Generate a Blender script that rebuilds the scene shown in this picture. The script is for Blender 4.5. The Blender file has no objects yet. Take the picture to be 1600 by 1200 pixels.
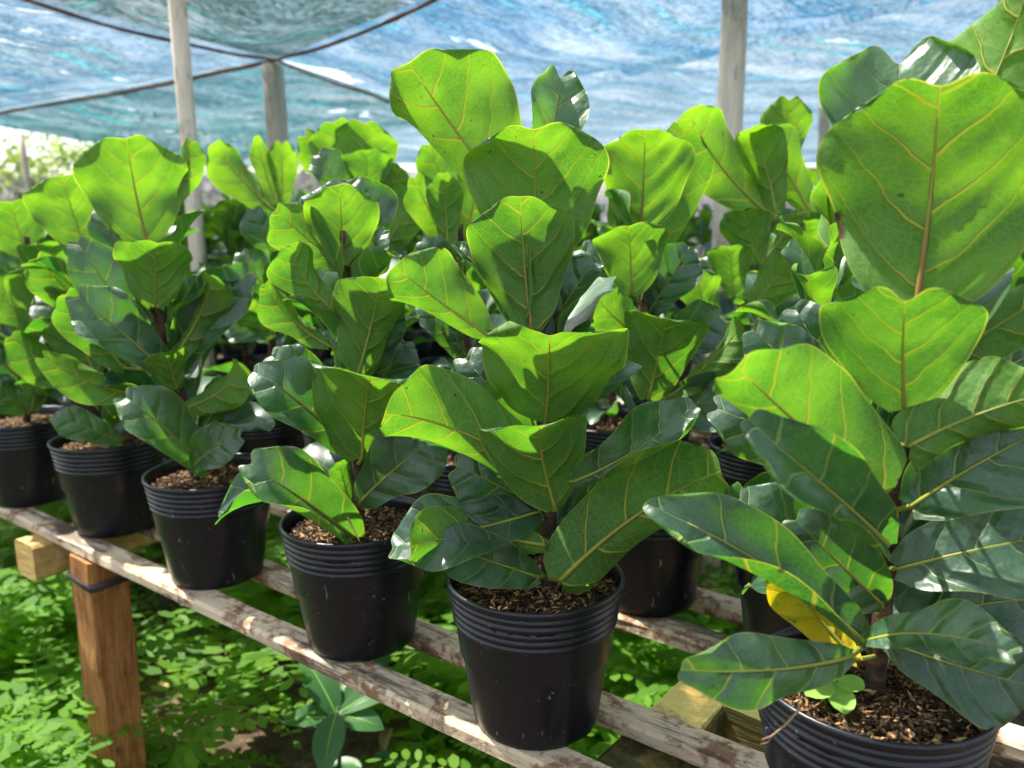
import bpy, math, random
import numpy as np
from mathutils import Vector, Matrix, noise as mnoise

S = bpy.context.scene
COL = S.collection
rad = math.radians

# ------------------------------------------------------------------ camera
F_PX, PITCH, ROLL, CAM_Z = 1310.0, rad(11.28), rad(-0.58), 1.12
UB = Vector((0, math.sin(PITCH), math.cos(PITCH)))
CR = math.cos(ROLL) * Vector((1, 0, 0)) + math.sin(ROLL) * UB
CU = -math.sin(ROLL) * Vector((1, 0, 0)) + math.cos(ROLL) * UB
CF = Vector((0, math.cos(PITCH), -math.sin(PITCH)))
CAM = Vector((0, 0, CAM_Z))
cd = bpy.data.cameras.new('camera')
cam = bpy.data.objects.new('camera', cd)
COL.objects.link(cam)
M = Matrix((CR, CU, -CF)).transposed().to_4x4()
M.translation = CAM
cam.matrix_world = M
cd.sensor_width = 36.0
cd.lens = 36.0 * F_PX / 1600.0
cd.clip_start = 0.02
cd.clip_end = 500
cd.dof.use_dof = True
cd.dof.focus_distance = 0.84
cd.dof.aperture_fstop = 5.2
S.camera = cam

# ------------------------------------------------------------------ world and sun
SUN_AZ = Vector((-0.85, 0.53))
SUN_EL = rad(58)
w = bpy.data.worlds.new('World')
S.world = w
w.use_nodes = True
wn, wl = w.node_tree.nodes, w.node_tree.links
wn.clear()
sky = wn.new('ShaderNodeTexSky')
sky.sky_type = 'NISHITA'
sky.sun_disc = False
sky.sun_elevation = SUN_EL
sky.sun_rotation = math.atan2(SUN_AZ.x, SUN_AZ.y)
sky.air_density = 1.0
sky.dust_density = 2.0
tc = wn.new('ShaderNodeTexCoord')
cn = wn.new('ShaderNodeTexNoise')
cn.inputs['Scale'].default_value = 5.0
cn.inputs['Detail'].default_value = 6.0
cn.inputs['Roughness'].default_value = 0.6
mp = wn.new('ShaderNodeMapping')
mp.inputs['Scale'].default_value = (1, 1, 2.4)
wl.new(tc.outputs['Generated'], mp.inputs[0])
wl.new(mp.outputs[0], cn.inputs['Vector'])
cr_ = wn.new('ShaderNodeValToRGB')
cr_.color_ramp.elements[0].position = 0.43
cr_.color_ramp.elements[1].position = 0.62
wl.new(cn.outputs['Fac'], cr_.inputs[0])
cm = wn.new('ShaderNodeMixRGB')
cm.inputs[2].default_value = (7.0, 7.2, 7.6, 1)      # sunlit cumulus
wl.new(cr_.outputs[0], cm.inputs[0])
wl.new(sky.outputs[0], cm.inputs[1])
bg = wn.new('ShaderNodeBackground')
bg.inputs['Strength'].default_value = 0.11
wo = wn.new('ShaderNodeOutputWorld')
wl.new(cm.outputs[0], bg.inputs[0])
wl.new(bg.outputs[0], wo.inputs[0])

sd = bpy.data.lights.new('sun', 'SUN')
sd.energy = 5.0
sd.angle = rad(0.7)
sd.color = (1.0, 0.95, 0.86)
so = bpy.data.objects.new('sun', sd)
COL.objects.link(so)
sv = Vector((SUN_AZ.x * math.cos(SUN_EL), SUN_AZ.y * math.cos(SUN_EL), math.sin(SUN_EL))).normalized()
so.rotation_euler = (-sv).to_track_quat('-Z', 'Y').to_euler()
so.location = (0, 0, 8)

S.view_settings.view_transform = 'Standard'
S.view_settings.look = 'None'
S.view_settings.gamma = 1.0
S.view_settings.exposure = 1.62
try:
    S.view_settings.use_curve_mapping = False
except Exception:
    pass
S.render.engine = 'CYCLES'
S.cycles.use_denoising = True
S.cycles.max_bounces = 5
S.cycles.diffuse_bounces = 3
S.cycles.glossy_bounces = 2
S.cycles.transmission_bounces = 3
S.cycles.transparent_max_bounces = 6
S.cycles.use_adaptive_sampling = True
S.cycles.adaptive_threshold = 0.03
S.cycles.caustics_reflective = False
S.cycles.caustics_refractive = False

# ------------------------------------------------------------------ coordinates
ROW = Vector((-0.79, 0.613, 0))       # along the bench
PER = Vector((0.613, 0.79, 0))        # across the bench, away from the camera
TZ = 0.55                             # bench height

def rs(r, s, z=0.0):
    return ROW * r + PER * s + Vector((0, 0, z))

def rayd(px, py):
    return CF + CR * ((px - 800) / F_PX) + CU * ((600 - py) / F_PX)

def on_z(px, py, z):
    d = rayd(px, py)
    return CAM + d * ((z - CAM.z) / d.z)

def on_y(px, py, Y):
    d = rayd(px, py)
    return CAM + d * (Y / d.y)

def project(p):
    v = p - CAM
    d = v.dot(CF)
    return 800 + F_PX * v.dot(CR) / d, 600 - F_PX * v.dot(CU) / d, d

# ------------------------------------------------------------------ object helpers
def put(name, me, mat=None, parent=None, smooth=True):
    o = bpy.data.objects.new(name, me)
    COL.objects.link(o)
    if mat is not None and not me.materials:
        me.materials.append(mat)
    if parent is not None:
        o.parent = parent
    return o

def mk(verts, faces, smooth=True, name='mesh'):
    me = bpy.data.meshes.new(name)
    me.from_pydata([tuple(v) for v in verts], [], faces)
    if smooth:
        me.polygons.foreach_set('use_smooth', [True] * len(me.polygons))
    me.update()
    return me

def mk_np(v, f, smooth=False, name='mesh'):
    """v (n,3), f (m,k) all the same k"""
    me = bpy.data.meshes.new(name)
    n, m, k = len(v), len(f), f.shape[1]
    me.vertices.add(n)
    me.vertices.foreach_set('co', v.astype(np.float32).ravel())
    me.loops.add(m * k)
    me.loops.foreach_set('vertex_index', f.astype(np.int32).ravel())
    me.polygons.add(m)
    me.polygons.foreach_set('loop_start', np.arange(0, m * k, k, dtype=np.int32))
    me.polygons.foreach_set('use_smooth', np.full(m, smooth))
    me.update(calc_edges=True)
    me.validate()
    return me

def tag(o, label=None, cat=None, group=None, kind=None):
    if label: o['label'] = label
    if cat: o['category'] = cat
    if group: o['group'] = group
    if kind: o['kind'] = kind
    return o

def empty(name, loc, parent=None):
    o = bpy.data.objects.new(name, None)
    o.empty_display_size = 0.05
    COL.objects.link(o)
    o.location = loc
    return o

class MB:
    def __init__(self):
        self.v, self.f = [], []
    def add(self, v, f):
        n = len(self.v)
        self.v += [Vector(p) for p in v]
        self.f += [tuple(i + n for i in q) for q in f]
    def tube(self, pts, radii, n=8, cap=True):
        pts = [Vector(p) for p in pts]
        rings = []
        up = None
        for i, p in enumerate(pts):
            t = (pts[min(i + 1, len(pts) - 1)] - pts[max(i - 1, 0)]).normalized()
            if up is None:
                up = Vector((0, 0, 1)) if abs(t.z) < 0.9 else Vector((1, 0, 0))
            x = t.cross(up).normalized()
            up = x.cross(t).normalized()
            rings.append([p + (x * math.cos(a) + up * math.sin(a)) * radii[i] for a in [2 * math.pi * k / n for k in range(n)]])
        v = [q for r in rings for q in r]
        f = []
        for i in range(len(pts) - 1):
            for k in range(n):
                f.append((i * n + k, i * n + (k + 1) % n, (i + 1) * n + (k + 1) % n, (i + 1) * n + k))
        if cap:
            f.append(tuple(range(n - 1, -1, -1)))
            f.append(tuple((len(pts) - 1) * n + k for k in range(n)))
        self.add(v, f)
    def beam(self, a, b, wid, hgt, nseg=1, jit=0.0, rng=None, bev=0.004, up=Vector((0, 0, 1))):
        """bar from a to b (centre line) with chamfered section"""
        a, b = Vector(a), Vector(b)
        t = (b - a).normalized()
        x = t.cross(up).normalized()
        z = x.cross(t)
        hw, hh = wid / 2, hgt / 2
        sec = [(-hw + bev, -hh), (hw - bev, -hh), (hw, -hh + bev), (hw, hh - bev), (hw - bev, hh), (-hw + bev, hh), (-hw, hh - bev), (-hw, -hh + bev)]
        v, f = [], []
        for i in range(nseg + 1):
            c = a.lerp(b, i / nseg)
            for (p, q) in sec:
                jx = (rng.uniform(-jit, jit) if rng else 0)
                jz = (rng.uniform(-jit, jit) if rng else 0)
                v.append(c + x * (p + jx) + z * (q + jz))
        for i in range(nseg):
            for k in range(8):
                f.append((i * 8 + k, i * 8 + (k + 1) % 8, (i + 1) * 8 + (k + 1) % 8, (i + 1) * 8 + k))
        f.append(tuple(range(7, -1, -1)))
        f.append(tuple(nseg * 8 + k for k in range(8)))
        self.add(v, f)
    def lathe(self, prof, n=48, wob=0.0, seed=0):
        v, f = [], []
        for (r, z) in prof:
            for k in range(n):
                a = 2 * math.pi * k / n
                rr = r * (1 + wob * math.sin(2 * a + seed) + wob * 0.5 * math.sin(3 * a + seed * 2))
                v.append((rr * math.cos(a), rr * math.sin(a), z))
        for i in range(len(prof) - 1):
            for k in range(n):
                f.append((i * n + k, i * n + (k + 1) % n, (i + 1) * n + (k + 1) % n, (i + 1) * n + k))
        self.add(v, f)
    def mesh(self, smooth=True):
        return mk(self.v, self.f, smooth)
    def build(self, name, mat, parent=None, smooth=True):
        return put(name, self.mesh(smooth), mat, parent)

# ------------------------------------------------------------------ materials
def mat_new(name):
    m = bpy.data.materials.new(name)
    m.use_nodes = True
    nt = m.node_tree
    nt.nodes.clear()
    return m, nt.nodes, nt.links

class G:
    """tiny node-graph writer"""
    def __init__(self, nodes, links):
        self.n, self.l = nodes, links
    def node(self, t, **kw):
        o = self.n.new(t)
        for k, v in kw.items():
            setattr(o, k, v)
        return o
    def set(self, sock, val):
        if isinstance(val, bpy.types.NodeSocket):
            self.l.new(val, sock)
        else:
            sock.default_value = val
    def m(self, op, a, b=0.0, c=0.0, clamp=False):
        o = self.node('ShaderNodeMath', operation=op, use_clamp=clamp)
        self.set(o.inputs[0], a); self.set(o.inputs[1], b); self.set(o.inputs[2], c)
        return o.outputs[0]
    def mix(self, f, a, b, blend='MIX'):
        o = self.node('ShaderNodeMixRGB', blend_type=blend)
        self.set(o.inputs[0], f); self.set(o.inputs[1], a); self.set(o.inputs[2], b)
        return o.outputs[0]
    def ramp(self, f, stops):
        o = self.node('ShaderNodeValToRGB')
        e = o.color_ramp.elements
        while len(e) < len(stops):
            e.new(0.5)
        for i, (p, c) in enumerate(stops):
            e[i].position = p
            e[i].color = c if len(c) == 4 else (*c, 1)
        self.set(o.inputs[0], f)
        return o.outputs[0]
    def sstep(self, x, lo, hi):
        o = self.node('ShaderNodeMapRange', interpolation_type='SMOOTHSTEP')
        self.set(o.inputs['Value'], x); self.set(o.inputs['From Min'], lo); self.set(o.inputs['From Max'], hi)
        return o.outputs['Result']
    def noise(self, vec, scale, detail=3.0, rough=0.55, dist=0.0):
        o = self.node('ShaderNodeTexNoise')
        if vec is not None: self.l.new(vec, o.inputs['Vector'])
        o.inputs['Scale'].default_value = scale
        o.inputs['Detail'].default_value = detail
        o.inputs['Roughness'].default_value = rough
        o.inputs['Distortion'].default_value = dist
        return o.outputs['Fac']
    def coord(self, which='Object'):
        return self.node('ShaderNodeTexCoord').outputs[which]
    def mapping(self, vec, scale=(1, 1, 1), loc=(0, 0, 0), rot=(0, 0, 0)):
        o = self.node('ShaderNodeMapping')
        self.l.new(vec, o.inputs[0])
        o.inputs['Scale'].default_value = scale
        o.inputs['Location'].default_value = loc
        o.inputs['Rotation'].default_value = rot
        return o.outputs[0]
    def bump(self, h, strength=0.3, dist=0.01):
        o = self.node('ShaderNodeBump')
        o.inputs['Strength'].default_value = strength
        o.inputs['Distance'].default_value = dist
        self.l.new(h, o.inputs['Height'])
        return o.outputs[0]
    def bsdf(self, col, rough=0.5, spec=0.5, normal=None, metal=0.0):
        o = self.node('ShaderNodeBsdfPrincipled')
        self.set(o.inputs['Base Color'], col)
        self.set(o.inputs['Roughness'], rough)
        self.set(o.inputs['Specular IOR Level'], spec)
        self.set(o.inputs['Metallic'], metal)
        if normal is not None: self.l.new(normal, o.inputs['Normal'])
        return o.outputs[0]
    def out(self, sh):
        o = self.node('ShaderNodeOutputMaterial')
        self.l.new(sh, o.inputs['Surface'])

def leaf_material(name='fig_leaf', far=False):
    m, n, l = mat_new(name)
    g = G(n, l)
    uvn = g.node('ShaderNodeUVMap', uv_map='leaf')
    sp = g.node('ShaderNodeSeparateXYZ')
    l.new(uvn.outputs[0], sp.inputs[0])
    oi = g.node('ShaderNodeObjectInfo')
    oc = g.node('ShaderNodeSeparateColor')
    l.new(oi.outputs['Color'], oc.inputs[0])
    young, yellow, rnd = oc.outputs[0], oc.outputs[1], oi.outputs['Random']
    # wobble of the veins
    seedv = g.node('ShaderNodeCombineXYZ')
    l.new(sp.outputs[0], seedv.inputs[0]); l.new(sp.outputs[1], seedv.inputs[1])
    l.new(g.m('MULTIPLY', rnd, 37.0), seedv.inputs[2])
    sv_ = seedv.outputs[0]
    wob = g.m('MULTIPLY', g.m('SUBTRACT', g.noise(sv_, 5.0, 2.0), 0.5), 0.10)
    X = g.m('SUBTRACT', sp.outputs[0], 0.5)
    V = sp.outputs[1]
    ax = g.m('ABSOLUTE', X)
    side = g.m('SIGN', X)
    Xw = g.m('ABSOLUTE', g.m('ADD', X, g.m('MULTIPLY', wob, 0.12)))
    rise = g.m('ADD', g.m('MULTIPLY', ax, 0.62), g.m('MULTIPLY', g.m('MULTIPLY', ax, ax), 1.2))
    q = g.m('ADD', g.m('SUBTRACT', V, rise), wob)
    SP = 0.24
    back0 = g.node('ShaderNodeNewGeometry').outputs['Backfacing']
    ph = g.m('ADD', g.m('DIVIDE', q, SP), g.m('ADD', g.m('MULTIPLY', side, 0.13), g.m('ADD', 0.45, g.m('MULTIPLY', rnd, 0.5))))
    fr = g.m('FRACT', g.m('ADD', ph, 20.0))
    d = g.m('MULTIPLY', g.m('ABSOLUTE', g.m('SUBTRACT', fr, 0.5)), SP)
    wl_ = g.m('MAXIMUM', g.m('MULTIPLY', g.m('SUBTRACT', 1.0, g.m('MULTIPLY', ax, 1.9)), 0.0138), 0.0032)
    lat = g.m('SUBTRACT', 1.0, g.sstep(d, g.m('MULTIPLY', wl_, 0.35), wl_))
    wm = g.m('ADD', g.m('MULTIPLY', g.m('SUBTRACT', 1.0, V), 0.013), 0.0035)
    mid = g.m('SUBTRACT', 1.0, g.sstep(Xw, g.m('MULTIPLY', wm, 0.45), wm))
    # secondary branches, crossing between the laterals
    vo = g.node('ShaderNodeTexVoronoi', feature='DISTANCE_TO_EDGE')
    vo.inputs['Scale'].default_value = 9.0
    vm = g.node('ShaderNodeMapping')
    vm.inputs['Scale'].default_value = (0.75, 1.35, 1.0)
    l.new(sv_, vm.inputs[0]); l.new(vm.outputs[0], vo.inputs['Vector'])
    ter = 0.0 if far else g.m('MULTIPLY', g.m('SUBTRACT', 1.0, g.sstep(vo.outputs['Distance'], 0.006, 0.035)), g.m('MULTIPLY_ADD', back0, 0.10, 0.12))
    vo2 = g.node('ShaderNodeTexVoronoi', feature='DISTANCE_TO_EDGE')
    vo2.inputs['Scale'].default_value = 42.0
    l.new(sv_, vo2.inputs['Vector'])
    fine = 0.0 if far else g.m('MULTIPLY', g.m('SUBTRACT', 1.0, g.sstep(vo2.outputs['Distance'], 0.01, 0.12)), 0.16)
    # fine straight cross veins
    cross = g.m('MULTIPLY', g.sstep(g.m('ABSOLUTE', g.m('SUBTRACT', g.m('FRACT', g.m('ADD', g.m('MULTIPLY', g.m('ADD', V, g.m('MULTIPLY', ax, -0.25)), 34.0), g.m('MULTIPLY', wob, 30.0))), 0.5)), 0.38, 0.5), 0.16)
    big = g.m('MAXIMUM', mid, g.m('MULTIPLY', lat, 0.85))
    vein = g.m('MAXIMUM', g.m('MAXIMUM', big, ter), g.m('MAXIMUM', fine, cross))
    at = g.node('ShaderNodeAttribute', attribute_name='edge')
    edge = g.m('MULTIPLY', g.sstep(at.outputs['Fac'], 0.972, 0.990), 0.5)
    blot = g.noise(sv_, 3.0, 2.0)
    fn = 0.5 if far else g.noise(sv_, 60.0, 2.0)
    hue = g.m('ADD', g.m('MULTIPLY', g.m('SUBTRACT', blot, 0.5), 0.5), g.m('MULTIPLY', g.m('SUBTRACT', fn, 0.5), 0.25))
    yv = g.m('ADD', young, hue, clamp=True)
    # upper side
    up = g.mix(yv, (0.013, 0.060, 0.029, 1), (0.052, 0.160, 0.030, 1))
    up = g.mix(vein, up, (0.125, 0.225, 0.085, 1))
    # under side
    un = g.mix(yv, (0.045, 0.140, 0.036, 1), (0.095, 0.225, 0.030, 1))
    veincol = g.mix(g.m('MULTIPLY', mid, g.m('MULTIPLY', g.m('SUBTRACT', 1.0, V), 0.75)), (0.36, 0.38, 0.07, 1), (0.20, 0.085, 0.02, 1))
    un = g.mix(vein, un, veincol)
    geo = g.node('ShaderNodeNewGeometry')
    back = geo.outputs['Backfacing']
    col = g.mix(back, up, un)
    col = g.mix(edge, col, (0.28, 0.32, 0.06, 1))
    # blemishes: small dark specks and dull dust
    spk = 0.0 if far else g.sstep(g.noise(sv_, 22.0, 1.0), 0.765, 0.785)
    col = g.mix(g.m('MULTIPLY', spk, 0.6), col, (0.03, 0.025, 0.01, 1))
    nec = 0.0 if far else g.m('MULTIPLY', g.sstep(at.outputs['Fac'], 0.86, 0.97), g.sstep(g.noise(sv_, 3.6, 3.0), 0.655, 0.70))
    col = g.mix(nec, col, (0.075, 0.036, 0.014, 1))
    col = g.mix(g.m('MULTIPLY', g.sstep(g.noise(sv_, 6.0, 5.0, 0.75), 0.52, 0.75), 0.0 if far else 0.15), col, (0.26, 0.30, 0.22, 1))
    yel = g.m('MULTIPLY', yellow, g.sstep(g.noise(sv_, 7.0, 4.0, 0.7), 0.30, 0.46))
    col = g.mix(yel, col, (0.58, 0.45, 0.015, 1))
    dust = blot if far else g.noise(sv_, 14.0, 3.0, 0.7)
    ru = g.m('ADD', 0.34, g.m('MULTIPLY', dust, 0.20))
    rough = g.mix(back, ru, (0.62, 0.62, 0.62, 1))
    tr = g.mix(yv, (0.058, 0.25, 0.012, 1), (0.225, 0.47, 0.010, 1))
    tr = g.mix(g.sstep(blot, 0.35, 0.65), g.mix(1.0, tr, (0.50, 0.62, 0.8, 1), 'MULTIPLY'), tr)
    tr = g.mix(big, tr, (0.27, 0.30, 0.012, 1))
    tr = g.mix(g.m('MAXIMUM', ter, fine), tr, (0.30, 0.50, 0.02, 1))
    tr = g.mix(g.m('MULTIPLY', mid, g.m('SUBTRACT', 1.0, V)), tr, (0.09, 0.04, 0.004, 1))
    tr = g.mix(edge, tr, (0.65, 0.62, 0.05, 1))
    tr = g.mix(yel, tr, (0.62, 0.50, 0.01, 1))
    tr = g.mix(nec, tr, (0.03, 0.012, 0.004, 1))
    tr = g.mix(g.m('MULTIPLY', spk, 0.7), tr, (0.02, 0.02, 0.005, 1))
    # relief: veins sunk above, raised below
    sgn = g.m('SUBTRACT', 1.0, g.m('MULTIPLY', back, 2.0))
    pil = g.m('MULTIPLY', g.sstep(d, 0.0, 0.07), 0.9)
    h = g.m('ADD', g.m('MULTIPLY', g.m('MAXIMUM', mid, lat), -0.8), g.m('ADD', pil, 0.0 if far else g.m('MULTIPLY', g.noise(sv_, 9.0, 2.0), 0.9)))
    nrm = None if far else g.bump(h, 0.9, 0.0026)
    pb = g.bsdf(col, rough, g.m('ADD', 0.85, g.m('MULTIPLY', back, -0.6)), nrm)
    pbn = pb.node
    l.new(g.m('MULTIPLY', g.m('SUBTRACT', 1.0, back), 0.25), pbn.inputs['Coat Weight'])
    pbn.inputs['Coat Roughness'].default_value = 0.42
    if nrm is not None: l.new(nrm, pbn.inputs['Coat Normal'])
    tl = g.node('ShaderNodeBsdfTranslucent')
    if not far: l.new(g.bump(h, 0.25, 0.0026), tl.inputs['Normal'])
    l.new(tr, tl.inputs['Color'])
    mx = g.node('ShaderNodeMixShader')
    mx.inputs[0].default_value = 0.44
    l.new(pb, mx.inputs[1]); l.new(tl.outputs[0], mx.inputs[2])
    g.out(mx.outputs[0])
    return m

def simple_leaf(name, c0, c1, tcol, rough=0.45, trans=0.4, scale=9.0):
    m, n, l = mat_new(name)
    g = G(n, l)
    geo = g.node('ShaderNodeNewGeometry')
    f = g.m('ADD', g.m('MULTIPLY', geo.outputs['Random Per Island'], 0.6), g.m('MULTIPLY', g.noise(g.coord(), scale, 3.0), 0.4))
    col = g.mix(f, c0, c1)
    pb = g.bsdf(col, rough, 0.22)
    tl = g.node('ShaderNodeBsdfTranslucent')
    l.new(g.mix(f, tcol, tuple(min(1, x * 1.35) for x in tcol[:3]) + (1,)), tl.inputs['Color'])
    mx = g.node('ShaderNodeMixShader')
    mx.inputs[0].default_value = trans
    l.new(pb, mx.inputs[1]); l.new(tl.outputs[0], mx.inputs[2])
    g.out(mx.outputs[0])
    return m

def petiole_material():
    m, n, l = mat_new('petiole')
    g = G(n, l)
    at = g.node('ShaderNodeObjectInfo')
    oc = g.node('ShaderNodeSeparateColor')
    l.new(at.outputs['Color'], oc.inputs[0])
    nz = g.noise(g.coord(), 60.0, 3.0)
    gy = g.node('ShaderNodeSeparateXYZ')
    l.new(g.coord('Generated'), gy.inputs[0])
    br = g.m('MULTIPLY', oc.outputs[2], g.m('SUBTRACT', 1.0, g.sstep(gy.outputs[1], 0.25, 0.85)))
    col = g.mix(br, g.mix(nz, (0.14, 0.19, 0.02, 1), (0.26, 0.26, 0.04, 1)), g.mix(nz, (0.12, 0.055, 0.015, 1), (0.22, 0.13, 0.03, 1)))
    g.out(g.bsdf(col, 0.5, 0.35))
    return m

def bark_material():
    m, n, l = mat_new('fig_bark')
    g = G(n, l)
    co = g.coord()
    a = g.noise(g.mapping(co, (1, 1, 3)), 55.0, 5.0, 0.65)
    b = g.noise(co, 18.0, 3.0)
    col = g.ramp(a, [(0.25, (0.012, 0.008, 0.008)), (0.55, (0.050, 0.028, 0.020)), (0.8, (0.16, 0.085, 0.04))])
    col = g.mix(g.sstep(b, 0.55, 0.7), col, (0.15, 0.07, 0.03, 1))
    g.out(g.bsdf(col, 0.75, 0.3, g.bump(a, 0.6, 0.003)))
    return m

def pot_material():
    m, n, l = mat_new('black_plastic')
    g = G(n, l)
    co = g.coord()
    oi = g.node('ShaderNodeObjectInfo')
    off = g.node('ShaderNodeVectorMath', operation='ADD')
    l.new(co, off.inputs[0])
    cx = g.node('ShaderNodeCombineXYZ')
    l.new(g.m('MULTIPLY', oi.outputs['Random'], 9.0), cx.inputs[0])
    l.new(cx.outputs[0], off.inputs[1])
    v = off.outputs[0]
    dust = g.noise(v, 14.0, 6.0, 0.7)
    speck = g.sstep(g.noise(v, 190.0, 2.0, 0.5), 0.69, 0.76)
    scr = g.noise(g.mapping(v, (1, 1, 0.16), rot=(0.3, 0.2, 0)), 70.0, 3.0, 0.6, 1.5)
    scratch = g.m('MULTIPLY', g.sstep(scr, 0.66, 0.70), g.sstep(g.noise(v, 17.0, 2.0), 0.52, 0.66))
    mark = g.m('MAXIMUM', g.m('MULTIPLY', speck, 0.30), g.m('MULTIPLY', scratch, 0.6))
    mark = g.m('MAXIMUM', mark, g.m('MULTIPLY', g.sstep(dust, 0.6, 0.8), 0.03))
    mud = g.m('MULTIPLY', g.sstep(g.noise(v, 7.0, 6.0, 0.75), 0.60, 0.74), 0.035)
    mark = g.m('MAXIMUM', mark, mud)
    col = g.mix(mark, (0.0034, 0.0048, 0.0082, 1), (0.26, 0.275, 0.30, 1))
    rough = g.m('ADD', 0.20, g.m('MULTIPLY', dust, 0.24))
    g.out(g.bsdf(col, rough, 0.38, g.bump(g.noise(v, 9.0, 2.0), 0.12, 0.01)))
    return m

def soil_material(name, stops, scale, bump=0.8):
    m, n, l = mat_new(name)
    g = G(n, l)
    co = g.coord()
    a = g.noise(co, scale, 6.0, 0.7)
    g.out(g.bsdf(g.ramp(a, stops), 0.95, 0.15, g.bump(a, bump, 0.01)))
    return m

def chip_material():
    m, n, l = mat_new('husk_chips')
    g = G(n, l)
    geo = g.node('ShaderNodeNewGeometry')
    r = geo.outputs['Random Per Island']
    col = g.ramp(r, [(0.0, (0.014, 0.007, 0.004)), (0.40, (0.040, 0.019, 0.009)), (0.64, (0.12, 0.062, 0.026)), (0.86, (0.27, 0.155, 0.065)), (1.0, (0.46, 0.31, 0.14))])
    g.out(g.bsdf(col, 0.8, 0.25))
    return m

def slat_material():
    m, n, l = mat_new('weathered_slat')
    g = G(n, l)
    co = g.coord()
    s = g.mapping(co, (1, 7, 7))
    a = g.noise(co, 16.0, 7.0, 0.72)
    b = g.noise(s, 9.0, 5.0, 0.65)
    c = g.noise(co, 75.0, 4.0, 0.65)
    paint = g.mix(b, (0.33, 0.24, 0.14, 1), (0.62, 0.53, 0.38, 1))
    rust = g.mix(c, (0.035, 0.018, 0.010, 1), (0.23, 0.10, 0.040, 1))
    f = g.sstep(g.m('ADD', g.m('MULTIPLY', a, 0.75), g.m('MULTIPLY', c, 0.30)), 0.50, 0.60)
    col = g.mix(g.m('MULTIPLY', f, 0.85), paint, rust)
    blk = g.sstep(g.noise(s, 4.0, 6.0, 0.75), 0.50, 0.60)
    col = g.mix(g.m('MULTIPLY', blk, 0.75), col, (0.022, 0.017, 0.013, 1))
    g.out(g.bsdf(col, g.m('ADD', 0.6, g.m('MULTIPLY', f, 0.3)), 0.3, g.bump(g.m('ADD', a, g.m('MULTIPLY', c, 0.6)), 0.55, 0.006)))
    return m

def wood_material(name, dark, mid_, light, moss=None, axis_scale=(1, 9, 9)):
    m, n, l = mat_new(name)
    g = G(n, l)
    co = g.coord()
    s = g.mapping(co, axis_scale)
    a = g.noise(s, 7.0, 6.0, 0.6, 0.6)
    b = g.noise(s, 26.0, 4.0, 0.6)
    c = g.noise(co, 9.0, 5.0, 0.65)
    col = g.ramp(g.m('ADD', g.m('MULTIPLY', a, 0.65), g.m('MULTIPLY', b, 0.35)), [(0.30, dark), (0.50, mid_), (0.70, light)])
    crack = g.sstep(g.noise(s, 15.0, 3.0, 0.5), 0.66, 0.72)
    col = g.mix(g.m('MULTIPLY', crack, 0.7), col, tuple(x * 0.2 for x in dark[:3]) + (1,))
    if moss:
        col = g.mix(g.sstep(c, 0.28, 0.50), col, moss)
        col = g.mix(g.m('MULTIPLY', g.sstep(g.noise(co, 14.0, 5.0, 0.7), 0.48, 0.60), 0.85), col, (0.016, 0.013, 0.007, 1))
    else:
        col = g.mix(g.m('MULTIPLY', g.sstep(c, 0.54, 0.72), 0.65), col, tuple(x * 0.35 for x in dark[:3]) + (1,))
    g.out(g.bsdf(col, 0.78, 0.25, g.bump(g.m('ADD', a, g.m('MULTIPLY', b, 0.5)), 0.5, 0.008)))
    return m

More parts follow.
